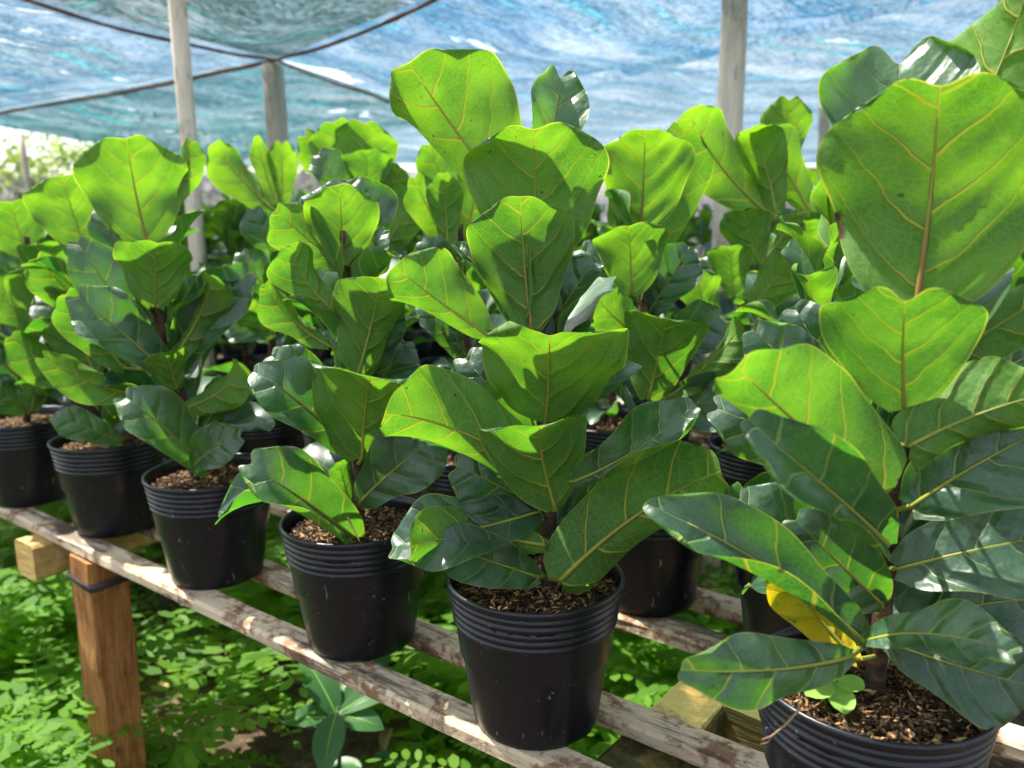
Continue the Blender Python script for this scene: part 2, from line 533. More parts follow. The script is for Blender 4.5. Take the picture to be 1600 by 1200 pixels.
def net_material(name, ca, cb, trans_lo, trans_hi, streak_rot, streak=(0.30, 0.75, 0.70, 1)):
    """knitted shade net: open weave (see-through) with tighter coloured bands"""
    m, n, l = mat_new(name)
    g = G(n, l)
    co = g.coord()
    r = g.mapping(co, (1, 1, 1), rot=(0, 0, streak_rot))
    band = g.noise(g.mapping(r, (0.35, 6.5, 1)), 1.3, 5.0, 0.65)
    line = g.sstep(g.noise(g.mapping(r, (0.5, 13.0, 1)), 1.5, 2.0, 0.5), 0.59, 0.66)
    patch = g.noise(g.mapping(r, (0.8, 1.8, 1)), 2.0, 6.0, 0.7)
    fine = g.noise(g.mapping(r, (30, 75, 1)), 1.0, 3.0, 0.7)
    col = g.mix(g.sstep(band, 0.35, 0.65), ca, cb)
    grain = g.noise(g.mapping(r, (55, 55, 1)), 1.0, 3.0, 0.75)
    col = g.mix(g.m('MULTIPLY', line, g.m('MULTIPLY', g.sstep(g.noise(co, 4.0, 2.0), 0.40, 0.60), 0.8)), col, streak)
    col = g.mix(1.0, col, g.ramp(grain, [(0.30, (0.35, 0.35, 0.35)), (0.70, (1.5, 1.5, 1.5))]), 'MULTIPLY')
    tf = g.m('ADD', g.m('MULTIPLY', g.sstep(patch, 0.42, 0.68), trans_hi - trans_lo), trans_lo)
    tf = g.m('ADD', tf, g.m('MULTIPLY', g.m('SUBTRACT', fine, 0.5), 0.9))
    tf = g.m('SUBTRACT', tf, g.m('MULTIPLY', line, 0.14), clamp=True)
    hole = g.sstep(g.noise(g.mapping(r, (2.2, 5.5, 1)), 1.6, 4.0, 0.65), 0.635, 0.70)
    tf = g.m('MAXIMUM', tf, g.m('MULTIPLY', hole, 0.85))
    col = g.mix(1.0, col, (0.74, 0.74, 0.74, 1), 'MULTIPLY')
    tf = g.m('MULTIPLY', tf, 0.85)
    df = g.node('ShaderNodeBsdfDiffuse'); l.new(col, df.inputs[0])
    tl = g.node('ShaderNodeBsdfTranslucent'); l.new(col, tl.inputs[0])
    m1 = g.node('ShaderNodeMixShader'); m1.inputs[0].default_value = 0.6
    l.new(df.outputs[0], m1.inputs[1]); l.new(tl.outputs[0], m1.inputs[2])
    tp = g.node('ShaderNodeBsdfTransparent')
    m2 = g.node('ShaderNodeMixShader')
    l.new(tf, m2.inputs[0]); l.new(m1.outputs[0], m2.inputs[1]); l.new(tp.outputs[0], m2.inputs[2])
    g.out(m2.outputs[0])
    return m

def ground_material():
    m, n, l = mat_new('ground_soil')
    g = G(n, l)
    co = g.coord()
    a = g.noise(co, 1.1, 6.0, 0.65)
    b = g.noise(co, 24.0, 6.0, 0.7)
    col = g.ramp(b, [(0.3, (0.025, 0.016, 0.010)), (0.55, (0.085, 0.055, 0.038)), (0.8, (0.24, 0.175, 0.13))])
    col = g.mix(g.m('MULTIPLY', g.sstep(a, 0.45, 0.65), 0.6), col, (0.05, 0.075, 0.022, 1))
    g.out(g.bsdf(col, 0.95, 0.15, g.bump(b, 0.7, 0.03)))
    return m

def plain(name, c0, c1, scale=20.0, rough=0.7, spec=0.3, bump=0.3):
    m, n, l = mat_new(name)
    g = G(n, l)
    a = g.noise(g.coord(), scale, 4.0, 0.6)
    g.out(g.bsdf(g.mix(a, c0, c1), rough, spec, g.bump(a, bump, 0.005)))
    return m

M_LEAF = leaf_material()
M_LEAF_FAR = leaf_material('fig_leaf_distant', True)
M_PET = petiole_material()
M_BARK = bark_material()
M_POT = pot_material()
M_SOIL = soil_material('potting_soil', [(0.3, (0.010, 0.006, 0.004)), (0.6, (0.035, 0.018, 0.010)), (0.85, (0.10, 0.055, 0.028))], 70.0)
M_CHIP = chip_material()
M_SLAT = slat_material()
M_LEG = wood_material('raw_lumber', (0.115, 0.045, 0.013, 1), (0.27, 0.115, 0.032, 1), (0.42, 0.22, 0.075, 1), axis_scale=(9, 9, 1))
M_BEAM = wood_material('mossy_lumber', (0.16, 0.095, 0.022, 1), (0.32, 0.21, 0.05, 1), (0.46, 0.34, 0.11, 1), moss=(0.060, 0.058, 0.014, 1))
M_ENDB = wood_material('pale_lumber', (0.20, 0.12, 0.04, 1), (0.40, 0.27, 0.09, 1), (0.55, 0.41, 0.17, 1))
M_POST = wood_material('grey_post', (0.42, 0.35, 0.25, 1), (0.60, 0.53, 0.41, 1), (0.72, 0.66, 0.54, 1), axis_scale=(9, 9, 1))
M_TIE = plain('rubber_tie', (0.012, 0.013, 0.015, 1), (0.035, 0.036, 0.04, 1), 40, 0.5)
M_ROPE = plain('rope', (0.20, 0.09, 0.06, 1), (0.36, 0.20, 0.14, 1), 30, 0.9)
M_GROUND = ground_material()
M_WEED = simple_leaf('weed_leaflets', (0.026, 0.095, 0.012, 1), (0.130, 0.260, 0.020, 1), (0.34, 0.62, 0.012, 1), 0.6, 0.5)
M_BROAD = simple_leaf('broad_weed', (0.024, 0.085, 0.030, 1), (0.055, 0.145, 0.042, 1), (0.10, 0.28, 0.03, 1), 0.38, 0.35)
M_SEED = simple_leaf('seedling_leaf', (0.19, 0.40, 0.06, 1), (0.27, 0.48, 0.09, 1), (0.30, 0.60, 0.05, 1), 0.45, 0.4)
M_TREE = simple_leaf('tree_leaves', (0.045, 0.085, 0.018, 1), (0.12, 0.15, 0.035, 1), (0.24, 0.36, 0.05, 1), 0.5, 0.4, 2.0)
M_LITTER = plain('leaf_litter', (0.10, 0.055, 0.025, 1), (0.30, 0.20, 0.10, 1), 8, 0.85)
M_NET = [
    net_material('shade_net_green', (0.020, 0.052, 0.054, 1), (0.065, 0.115, 0.115, 1), 0.05, 0.30, rad(-28), (0.03, 0.22, 0.20, 1)),
    net_material('shade_net_blue', (0.045, 0.13, 0.22, 1), (0.115, 0.19, 0.235, 1), 0.06, 0.34, rad(-62), (0.11, 0.40, 0.46, 1)),
    net_material('shade_net_teal', (0.018, 0.085, 0.105, 1), (0.055, 0.145, 0.17, 1), 0.05, 0.28, rad(-14), (0.035, 0.30, 0.30, 1)),
    net_material('shade_net_sky', (0.045, 0.15, 0.27, 1), (0.115, 0.21, 0.28, 1), 0.06, 0.34, rad(-48), (0.11, 0.36, 0.46, 1)),
    net_material('shade_net_pale', (0.075, 0.17, 0.26, 1), (0.17, 0.25, 0.31, 1), 0.08, 0.38, rad(-12), (0.06, 0.32, 0.36, 1)),
]
M_WALLNET = net_material('side_net', (0.13, 0.13, 0.16, 1), (0.27, 0.27, 0.31, 1), 0.25, 0.45, 0.0, (0.42, 0.42, 0.47, 1))

# ------------------------------------------------------------------ setting: ground
def ground():
    n = 60
    v, f = [], []
    xs = np.sign(np.linspace(-1, 1, n)) * np.abs(np.linspace(-1, 1, n)) ** 2.2 * 160
    for j in range(n):
        for i in range(n):
            x, y = xs[i], xs[j] + 3
            z = 0.03 * mnoise.noise(Vector((x * 0.9, y * 0.9, 0))) if abs(x) < 12 and abs(y) < 14 else 0.0
            v.append((x, y, z - 0.02))
    for j in range(n - 1):
        for i in range(n - 1):
            a = j * n + i
            f.append((a, a + 1, a + n + 1, a + n))
    return tag(put('ground', mk(v, f), M_GROUND), kind='structure')
ground()

# ------------------------------------------------------------------ setting: canopy of shade nets on posts
CZ = 1.74
def cz(px, py):
    p = on_z(px, py, CZ)
    return Vector((p.x, p.y, CZ))
def ext(a, b, k):
    return a + (b - a) * k
NB = cz(432, 92)
S1 = ext(NB, cz(94, 8), 1.14)
S2 = ext(NB, cz(660, 0), 1.14)
S3 = ext(NB, cz(0, 172), 1.25)
NQ = Vector((-0.30, 5.35, CZ - 0.03))
S5 = ext(NQ, cz(1130, 85), 2.2)
FARL, FARR = Vector((-2.9, 8.6, 1.66)), Vector((9.0, 11.0, 1.70))

def net_panel(a, b, c, d, sag, mat, label, seed, drop=0.0, tear=None, n=84):
    v, f = [], []
    for j in range(n + 1):
        for i in range(n + 1):
            u, t = i / n, j / n
            p = a.lerp(b, u).lerp(d.lerp(c, u), t)
            k = 16 * u * (1 - u) * t * (1 - t)
            e_ = min(1, 6 * k)
            fold = mnoise.noise(Vector((p.x * 1.1 + p.y * 1.6 + seed, (p.y - p.x) * 0.55, seed)))
            crum = mnoise.noise(Vector((p.x * 4.5 + seed, p.y * 4.5, 2.0 + seed)))
            p.z += -sag * k + (0.035 * mnoise.noise(Vector((p.x * 1.3 + seed, p.y * 1.3, 0))) + 0.055 * (0.5 - abs(fold)) + 0.020 * crum) * e_ - drop
            v.append(p)
    for j in range(n):
        for i in range(n):
            if tear and tear(i / n, j / n):
                continue
            q = j * (n + 1) + i
            f.append((q, q + 1, q + n + 2, q + n + 1))
    o = put('shade_net', mk(v, f), mat)
    return tag(o, label, 'shade net', 'shade nets overhead')

OVER = (S1 + S2) / 2 + Vector((0, -.05, .03))
net_panel(NB, S2, OVER, S1, 0.10, M_NET[0], 'dark green shade net overhead, in the wedge above the tied post', 1)
LL = Vector((-7.5, 2.9, CZ))
net_panel(NB, S1, LL, S3, 0.12, M_NET[1], 'blue streaked shade net at the upper left, beside the thin pole', 2)
net_panel(NB, S3, FARL, NQ, 0.10, M_NET[2], 'teal shade net sagging low behind the tied post at left', 3, drop=0.002,
          tear=lambda u, t: False)
SR = Vector((7.5, -3.0, CZ + 0.1))
def hole(u, t):
    return t > 0.04 and t < 0.30 and u < 0.022 + 0.0
net_panel(NB, NQ, S5, S2, 0.08, M_NET[3], 'bright blue shade net stretched across the top centre', 4, drop=0.0,
          tear=lambda u, t: 0.02 < u < 0.30 and t < 0.055 * (1 - abs(u - 0.15) / 0.16))
net_panel(NQ, FARL, FARR, S5, 0.12, M_NET[4], 'pale sunlit shade net at the upper right, behind the thick post', 5, drop=0.0)

def rope(a, b, sag, r, label, hang=None):
    pts = []
    for i in range(17):
        t = i / 16
        p = a.lerp(b, t)
        p.z -= 4 * sag * t * (1 - t)
        pts.append(p + Vector((0, 0, 0.012 * mnoise.noise(p * 3.0))))
    mb = MB()
    mb.tube(pts, [r * (1 + .5 * mnoise.noise(p * 9.0)) for p in pts], 6)
    return tag(mb.build('rope', M_ROPE), label, 'rope', 'seam ropes of the nets')
DZ = Vector((0, 0, -0.006))
rope(NB + DZ, S1 + DZ, 0.02, 0.006, 'brown seam rope running from the tied post to the top left corner')
rope(NB + DZ, S2 + DZ, 0.02, 0.006, 'brown seam rope rising from the tied post towards the top centre')
rope(NB + DZ, S3 + DZ, 0.015, 0.009, 'brown seam rope sagging from the tied post to the left edge')
rope(NB + DZ, NQ + DZ, 0.02, 0.006, 'dark seam rope right of the torn net by the post')

def post(px, Y, wid, top, label, lean=0.0, seed=0, name='canopy_post'):
    rng = random.Random(seed)
    p = on_y(px, 200, Y)
    mb = MB()
    mb.beam((p.x + lean, p.y, -0.1), (p.x - lean * 0.3, p.y, top), wid, wid * 0.9, 10, wid * 0.07, rng, wid * 0.18, up=Vector((0.3, 1, 0)))
    return tag(mb.build(name, M_POST), label, 'post', 'posts holding up the nets')
post(293, 2.36, 0.040, 2.3, 'thin pale wooden pole at left, reaching up past the nets', 0.0, 1)
post(432, 3.50, 0.075, CZ - 0.02, 'stout wooden post where the net ropes are tied together', 0.0, 2)
post(1140, 2.48, 0.069, 2.3, 'thick rough wooden post right of centre', -0.01, 3)
post(1288, 4.6, 0.058, CZ + .05, 'distant thin wooden post left of the large leaf at right', 0.0, 4)
post(1572, 2.28, 0.095, 2.3, 'dark wooden post at the top right corner', 0.0, 5)
post(32, 6.2, 0.040, 1.74, 'far slender pole at the left edge against the bright gap', 0.0, 6)

# far side net, trees and light outside
def side_net(a, b, z0, z1, label):
    v, f = [], []
    n, k = 40, 10
    for j in range(k + 1):
        for i in range(n + 1):
            p = a.lerp(b, i / n)
            t = j / k
            off = 0.12 * mnoise.noise(Vector((i * 0.4, j * 0.3, a.x)))
            v.append((p.x, p.y + off, z0 + (z1 - z0) * t))
    for j in range(k):
        for i in range(n):
            q = j * (n + 1) + i
            f.append((q, q + 1, q + n + 2, q + n + 1))
    return tag(put('side_net', mk(v, f), M_WALLNET), label, 'net')
side_net(Vector((-9.0, 11.6, 0)), Vector((9, 10.8, 0)), 0.05, 1.72, 'grey side net hanging at the far end of the shade house')

def tree(x, y, h, cr, n, label, seed):
    rng = random.Random(seed)
    root = empty('tree', (x, y, 0))
    tag(root, label, 'tree', 'trees beyond the nets')
    mb = MB()
    th = h * 0.45
    mb.tube([(0, 0, -0.05), (0.05, 0.02, th * 0.5), (0.0, 0.08, th), (0.1, 0.05, h * 0.75)], [0.13, 0.10, 0.08, 0.03], 8)
    for k in range(7):
        a = rng.uniform(0, 6.28); z0 = rng.uniform(th * 0.7, h * 0.7)
        e = Vector((math.cos(a) * cr * 0.7, math.sin(a) * cr * 0.7, z0 + rng.uniform(0.3, 0.9)))
        mb.tube([(0, 0.05, z0), e * 0.5 + Vector((0, 0, z0 * 0.5)), e], [0.045, 0.03, 0.012], 5)
    mb.build('trunk', M_POST, root)
    rg = np.random.default_rng(seed)
    cl = []
    for k in range(34):
        a = rg.uniform(0, 6.28); rr = cr * math.sqrt(rg.uniform(0, 1)); z = rg.uniform(th * 0.6, h)
        cl.append((math.cos(a) * rr, math.sin(a) * rr, z, rg.uniform(0.18, 0.42)))
    cl = np.array(cl)
    idx = rg.integers(0, len(cl), n)
    c = cl[idx, :3] + rg.normal(0, 1, (n, 3)) * cl[idx, 3:4] * 0.7
    t = rg.normal(0, 1, (n, 3)); t /= np.linalg.norm(t, axis=1)[:, None]
    q = np.cross(t, rg.normal(0, 1, (n, 3))); q /= np.linalg.norm(q, axis=1)[:, None]
    L = rg.uniform(0.05, 0.11, (n, 1)); W = L * 0.42
    v = np.stack([c, c + t * L * .5 + q * W, c + t * L, c + t * L * .5 - q * W], 1).reshape(-1, 3)
    fa = np.arange(n * 4).reshape(n, 4)
    o = put('crown', mk_np(v, fa), M_TREE, root)
    return root
tree(-6.3, 12.2, 2.2, 1.2, 3600, 'airy yellow-green tree beyond the nets at far left', 11)
tree(-4.2, 14.5, 2.3, 1.3, 3600, 'second loose tree beyond the nets, right of the bright gap', 12)
tree(-9.9, 15.5, 2.1, 1.2, 3000, 'tree at the far left edge behind the slender pole', 13)

# ------------------------------------------------------------------ bench
def row_obj(name, mb, mat, root):
    """mesh built in bench axes (x along ROW, y along PER)"""
    return mb.build(name, mat, root)

def bench(root_loc, s_list, r0, r1, beams, legs, label, seed, detail=True):
    rng = random.Random(seed)
    root = empty('nursery_bench', root_loc)
    root.rotation_euler = (0, 0, math.atan2(ROW.y, ROW.x))     # local x = ROW, local y = -PER
    tag(root, label, 'bench')
    for s in s_list:
        mb = MB()
        nseg = 40 if detail else 6
        mb.beam((r0, -s, TZ - 0.011), (r1, -s + rng.uniform(-.006, .006), TZ - 0.011), 0.043, 0.022, nseg, 0.0016, rng, 0.004)
        o = mb.build('slat', M_SLAT, root, False)
    for (r, sa, sb, wd, mt) in beams:
        mb = MB()
        # each crossbeam lies under the slats
        mb.beam((r, -sa, TZ - 0.0225 - 0.035), (r + rng.uniform(-.01, .01), -sb, TZ - 0.0225 - 0.035), wd, 0.07, 14, 0.002, rng, 0.006)
        o = mb.build('crossbeam', mt, root, False)
        if mt is not M_LEG:
            pass
    for (r, s, wd, tie, mt) in legs:
        mb = MB()
        zt = TZ - 0.0225 - 0.0
        mb.beam((r + 0.012, -s, -0.06), (r, -s, zt), wd, wd, 14, 0.0018, rng, 0.005, up=Vector((0, 1, 0)))
        lg = mb.build('leg', mt, root, False)
        if tie:
            tb = MB()
            h = wd / 2 + 0.003
            zz = TZ - 0.065
            ring = [(r - h, -s - h), (r + h, -s - h), (r + h, -s + h), (r - h, -s + h)]
            v, f = [], []
            for k, (dz, o_) in enumerate(((-0.007, 0), (-0.004, 0.002), (0.003, 0.002), (0.006, 0))):
                for (x, y) in ring:
                    v.append((x + math.copysign(o_, x - r), y + math.copysign(o_, y + s), zz + dz + 0.10 * (x - r)))
            for k in range(3):
                for i in range(4):
                    f.append((k * 4 + i, k * 4 + (i + 1) % 4, k * 4 + 4 + (i + 1) % 4, k * 4 + 4 + i))
            tb.add(v, f)
            # loose tail of the binding
            tb.tube([(r + h, -s - h, zz), (r + h + .012, -s - h - .012, zz - .012), (r + h + .022, -s - h - .012, zz - .035), (r + h + .03, -s - h - .004, zz - .045)], [.006, .006, .005, .004], 6)
            tb.build('binding', M_TIE, lg)
    return root

S0 = 0.725                                # across-bench coordinate of the front row
PITCH_S = 0.338
slat_s = []
for k in range(7):
    slat_s += [S0 + PITCH_S * k - 0.060, S0 + PITCH_S * k + 0.060]
bench((0, 0, 0), slat_s, -0.9, 4.2,
      [(0.405, 0.60, 2.9, 0.075, M_BEAM), (1.645, 0.612, 2.9, 0.075, M_ENDB), (2.75, 0.58, 2.9, 0.07, M_BEAM), (-0.62, 0.58, 2.9, 0.07, M_BEAM)],
      [(1.478, 0.672, 0.074, True, M_LEG), (0.335, 0.93, 0.075, False, M_BEAM), (1.42, 2.6, 0.078, False, M_LEG), (2.83, 0.70, 0.07, False, M_LEG), (0.33, 2.6, 0.07, False, M_BEAM), (-0.70, 0.72, 0.07, False, M_LEG)],
      'weathered slatted plant bench with rusty white slats on rough timber legs', 5)

# ------------------------------------------------------------------ leaves
WV = np.array([0.0, .06, .14, .26, .40, .54, .66, .76, .85, .93, 1.0])
WW = np.array([.15, .35, .54, .70, .83, .94, .995, 1.0, .945, .79, .50])

def leaf_grid(L, W, bend=0.1, sw=0.0, cup=0.3, cupr=None, wave=0.03, twist=0.0, curl=0.0, notch=0.05, seed=0, nu=22, nv=36, pucker=0.004, slim=0.0, basal=0.04, freq=2.0, early=1.0):
    rg = random.Random(seed)
    if cupr is None: cupr = cup
    us = np.linspace(-1, 1, nu + 1)
    us = np.sign(us) * np.abs(us) ** 0.9
    ss = np.linspace(0, 1, nv + 1)
    U, Sg = np.meshgrid(us, ss)
    au = np.abs(U)
    Sw = Sg ** early
    wv = np.interp(Sw, WV, WW)
    # smooth the width profile a little
    wv = (wv + np.interp(np.clip(Sw - .03, 0, 1), WV, WW) + np.interp(np.clip(Sw + .03, 0, 1), WV, WW)) / 3
    wv = wv * (1 - slim * 0.55 * np.exp(-((Sg - .28) / .2) ** 2))
    asym = 1 + 0.05 * rg.uniform(-1, 1) * np.sign(U)
    top = 1 - 0.135 * au ** 2.8 - notch * np.exp(-(U / 0.30) ** 2) + 0.012 * np.sin(U * 5 + rg.uniform(0, 6))
    y = Sg * (1 + (top - 1) * Sg ** 1.5)
    y = y - basal * au * (1 - Sg) ** 5
    a = U * (W / 2) * wv * asym
    a = a * (1 + 0.02 * np.sin(Sg * 14 + rg.uniform(0, 6)) * (Sg < .95))
    k = np.where(U < 0, cup, cupr) * au * (0.35 + 0.65 * np.sin(np.clip(Sg * 1.15, 0, 1) * math.pi * .9) + .15)
    lat = a * np.cos(k)
    nz = np.abs(a) * np.sin(k)
    p1, p2 = rg.uniform(0, 6.28), rg.uniform(0, 6.28)
    ph = np.where(U < 0, p1, p2)
    nz = nz + wave * W * au ** 2.2 * np.sin(freq * 2 * math.pi * Sg + ph) * np.clip(Sg * 3, 0, 1)
    nz = nz + wave * 0.5 * W * au ** 1.5 * np.sin(freq * 0.9 * math.pi * Sg + p2 * 1.7)
    # blistered tissue between the lateral veins
    ax = np.abs(a) / L
    q = (y - .62 * ax - 1.2 * ax * ax) / .24 + np.where(U < 0, -.13, .13)
    fr = q - np.floor(q)
    bul = np.sin(np.pi * fr) * np.clip(au * 5, 0, 1) * np.clip((1 - au) * 4, 0, 1)
    nz = nz + pucker * W * (bul - .5) * np.clip((au) * 3, 0, 1)
    for _ in range(5):
        cu, cs, r, h = rg.uniform(-.75, .75), rg.uniform(.35, .95), rg.uniform(.12, .26), rg.uniform(-1, 1) * .02
        nz = nz + h * W * np.exp(-((U - cu) ** 2 * .3 + (Sg - cs) ** 2) / (r * r) * 2.2)
    # midrib curve (chord = local y axis)
    yy = np.clip(y, -.2, 1.1)
    mx = 2 * yy * (1 - yy) * sw * L
    my = yy * L
    mz = 2 * yy * (1 - yy) * bend * 2 * L * .5 * 2
    dz = (2 - 4 * yy) * bend * 2
    dx = (2 - 4 * yy) * sw
    tl = np.sqrt(1 + dz * dz + dx * dx)
    T = np.stack([dx / tl, 1 / tl, dz / tl], -1)
    Xv = np.stack([np.ones_like(y), -dx, np.zeros_like(y)], -1)
    Xv /= np.linalg.norm(Xv, axis=-1)[..., None]
    Nv = np.cross(Xv, T)
    Nv /= np.linalg.norm(Nv, axis=-1)[..., None]
    tw = twist * (yy - .5)
    X2 = Xv * np.cos(tw)[..., None] + Nv * np.sin(tw)[..., None]
    N2 = Nv * np.cos(tw)[..., None] - Xv * np.sin(tw)[..., None]
    P = np.stack([mx, my, mz], -1) + X2 * lat[..., None] + N2 * nz[..., None]
    if curl:
        c = np.clip((yy - .72) / .28, 0, 1.3) ** 2
        P = P - N2 * (curl * L * .35 * c)[..., None] - T * (abs(curl) * L * .14 * c)[..., None]
    edge = np.maximum(au, 1 - (1 - Sg) * 2 * L / W)
    return P, a / L + .5, y, edge, U, N2

def leaf_mesh(P, uu, vv, edge, holes=None, mat=None):
    nv, nu = P.shape[0] - 1, P.shape[1] - 1
    v = P.reshape(-1, 3)
    i = np.arange(nv)[:, None] * (nu + 1) + np.arange(nu)[None, :]
    f = np.stack([i, i + 1, i + nu + 2, i + nu + 1], -1).reshape(-1, 4)
    if holes:
        keep = []
        for q in f:
            c_u, c_v = uu.ravel()[q].mean(), vv.ravel()[q].mean()
            keep.append(not holes(c_u - .5, c_v))
        f = f[np.array(keep)]
    uvs = np.stack([uu.ravel(), vv.ravel()], -1)
    ed = edge.ravel()
    me = mk_np(v, f, True, 'leaf')
    me.materials.append(mat or M_LEAF)
    uvl = me.uv_layers.new(name='leaf')
    li = np.empty(len(me.loops), np.int32)
    me.loops.foreach_get('vertex_index', li)
    uvl.data.foreach_set('uv', uvs[li].astype(np.float32).ravel())
    at = me.attributes.new('edge', 'FLOAT', 'POINT')
    at.data.foreach_set('value', ed.astype(np.float32))
    return me

def blade_matrix(B, T, upper_dir):
    y = (T - B).normalized()
    z = (upper_dir - y * upper_dir.dot(y)).normalized()
    x = y.cross(z)
    m = Matrix((x, y, z)).transposed().to_4x4()
    m.translation = B
    return m

# ---- pots, soil, stems shared by every plant
POT_H, POT_R, POT_RB = 0.176, 0.100, 0.0720
def pot_meshes(n=56):
    R = lambda z: POT_RB + (POT_R * 0.965 - POT_RB) * (z / POT_H)
    body = MB()
    prof = [(0.0, 0.003), (POT_RB - .012, 0.003), (POT_RB - .004, 0.0), (POT_RB - .001, .002), (POT_RB, .007)]
    for i in range(1, 13):
        z = POT_H * 0.705 * i / 12
        prof.append((R(z), z + .002 * (i == 1)))
    zb = POT_H * .705
    body.lathe(prof, n, 0.006, 1.0)
    rim = MB()
    pr = []
    z = zb
    ridge = (POT_H - .010 - zb) / 5
    pr.append((R(z) - .0008, z))
    for k in range(5):
        z0 = zb + ridge * k
        for t, o_ in ((.06, .0005), (.25, .0030), (.55, .0036), (.82, .0030), (.97, .0004)):
            pr.append((R(z0 + ridge * t) + o_ + .0006, z0 + ridge * t))
    pr += [(POT_R - .0005, POT_H - .008), (POT_R + .0012, POT_H - .005), (POT_R + .0008, POT_H - .001), (POT_R - .0012, POT_H), (POT_R - .0034, POT_H - .001), (POT_R - .0044, POT_H - .010), (POT_R - .009, POT_H - .05), (POT_R - .013, POT_H * .5)]
    rim.lathe(pr, n, 0.006, 1.0)
    return body.mesh(), rim.mesh()
POT_BODY, POT_RIM = pot_meshes()
SOIL_Z = POT_H - 0.026
def soil_mesh(seed):
    n, k = 36, 10
    v, f = [(0, 0, SOIL_Z + .008)], []
    for j in range(1, k + 1):
        for i in range(n):
            a = 2 * math.pi * i / n
            r = (POT_R - .0052) * j / k
            z = SOIL_Z + .010 * (1 - (j / k) ** 2) + .006 * mnoise.noise(Vector((r * 40 * math.cos(a), r * 40 * math.sin(a), seed * 3.1)))
            v.append((r * math.cos(a), r * math.sin(a), z))
    for i in range(n):
        f.append((0, 1 + i, 1 + (i + 1) % n))
    for j in range(k - 1):
        for i in range(n):
            a, b = 1 + j * n + i, 1 + j * n + (i + 1) % n
            f.append((a, a + n, b + n, b))
    return mk(v, f)
SOILS = [soil_mesh(i) for i in range(3)]
def chips_mesh(n, seed):
    rg = np.random.default_rng(seed)
    r = (POT_R - .009) * np.sqrt(rg.uniform(0, 1, n)); a = rg.uniform(0, 2 * np.pi, n)
    c = np.stack([r * np.cos(a), r * np.sin(a), SOIL_Z + .010 * (1 - (r / POT_R) ** 2) + rg.uniform(-.001, .0065, n)], -1)
    d = rg.normal(0, 1, (n, 3)); d[:, 2] *= .38; d /= np.linalg.norm(d, axis=1)[:, None]
    q = np.cross(d, np.array([0, 0, 1.]) + rg.normal(0, .35, (n, 3))); q /= np.linalg.norm(q, axis=1)[:, None]
    up = np.cross(q, d)
    L = rg.uniform(.005, .0125, (n, 1)) * np.where(rg.uniform(0, 1, (n, 1)) < .06, 1.8, 1); W = rg.uniform(.0011, .0022, (n, 1))
    vs = [c - d * L * .5, c + q * W - d * L * .1, c + up * W * .9, c - q * W - d * L * .1, c + d * L * .5]
    v = np.stack(vs, 1).reshape(-1, 3)
    b = np.arange(n)[:, None] * 5
    f = np.concatenate([b + np.array([[0, 1, 2]]), b + np.array([[0, 2, 3]]), b + np.array([[1, 4, 2]]), b + np.array([[2, 4, 3]])], 0)
    return mk_np(v, f)
CHIPS = [chips_mesh(2600, 1), chips_mesh(2600, 2), chips_mesh(600, 3)]

def stem_mb(pts, r0, r1, n=9):
    mb = MB()
    P, Rr = [], []
    seg = 5
    for i in range(len(pts) - 1):
        for k in range(seg):
            P.append(pts[i].lerp(pts[i + 1], k / seg))
    P.append(pts[-1])
    for i in range(len(P)):
        t = i / (len(P) - 1)
        Rr.append((r0 + (r1 - r0) * t) * (1.0 + (.16 if i % 3 == 0 else 0.0)))
    mb.tube(P, Rr, n)
    return mb

RNG = random.Random(77)
def pot_parts(root, hero, idx):
    rz = RNG.uniform(0, 6.28)
    p = put('pot', POT_BODY, M_POT, root); p.rotation_euler = (0, 0, rz)
    p.scale = (RNG.uniform(.98, 1.015), RNG.uniform(.98, 1.015), 1.0)
    put('rim', POT_RIM, M_POT, p)
    s = put('soil', SOILS[idx % 3], M_SOIL, root); s.rotation_euler = (0, 0, rz)
    c = put('husk_chips', CHIPS[idx % 2 if hero else 2], M_CHIP, s)
    c['kind'] = 'stuff'

# generic leaf library for the plants behind
LIB = []
for i in range(22):
    r_ = random.Random(300 + i)
    L = 1.0
    P_, u_, v_, e_, _, _ = leaf_grid(L, L * r_.uniform(.52, .78), bend=r_.uniform(.02, .18), sw=r_.uniform(-.09, .09), cup=r_.uniform(.05, .9), cupr=r_.uniform(.05, .9), wave=r_.uniform(.03, .11), early=r_.uniform(.7, 1.2),
                                     twist=r_.uniform(-.5, .5), curl=r_.uniform(0, .5), notch=r_.uniform(.0, .05), seed=i, nu=12, nv=20, pucker=.003, slim=r_.uniform(0, .5))
    LIB.append(leaf_mesh(P_, u_, v_, e_, None, M_LEAF_FAR))
def add_lib_leaf(root, base, az, el, L, roll, young, k, yellow=0.0):
    """base in plant coordinates"""
    d = Vector((math.cos(az) * math.cos(el), math.sin(az) * math.cos(el), math.sin(el)))
    up = Vector((-math.cos(az) * math.sin(el), -math.sin(az) * math.sin(el), math.cos(el)))
    up = Matrix.Rotation(roll, 3, d) @ up
    o = put('leaf', LIB[k % len(LIB)], None, root)
    b = base + d * 0.018
    m = blade_matrix(b, b + d, up)
    o.matrix_local = m @ Matrix.Diagonal((L * (.85 + .3 * ((k * 37) % 11) / 10), L, L, 1))
    o.color = (young, yellow, 0, 1)
    return o

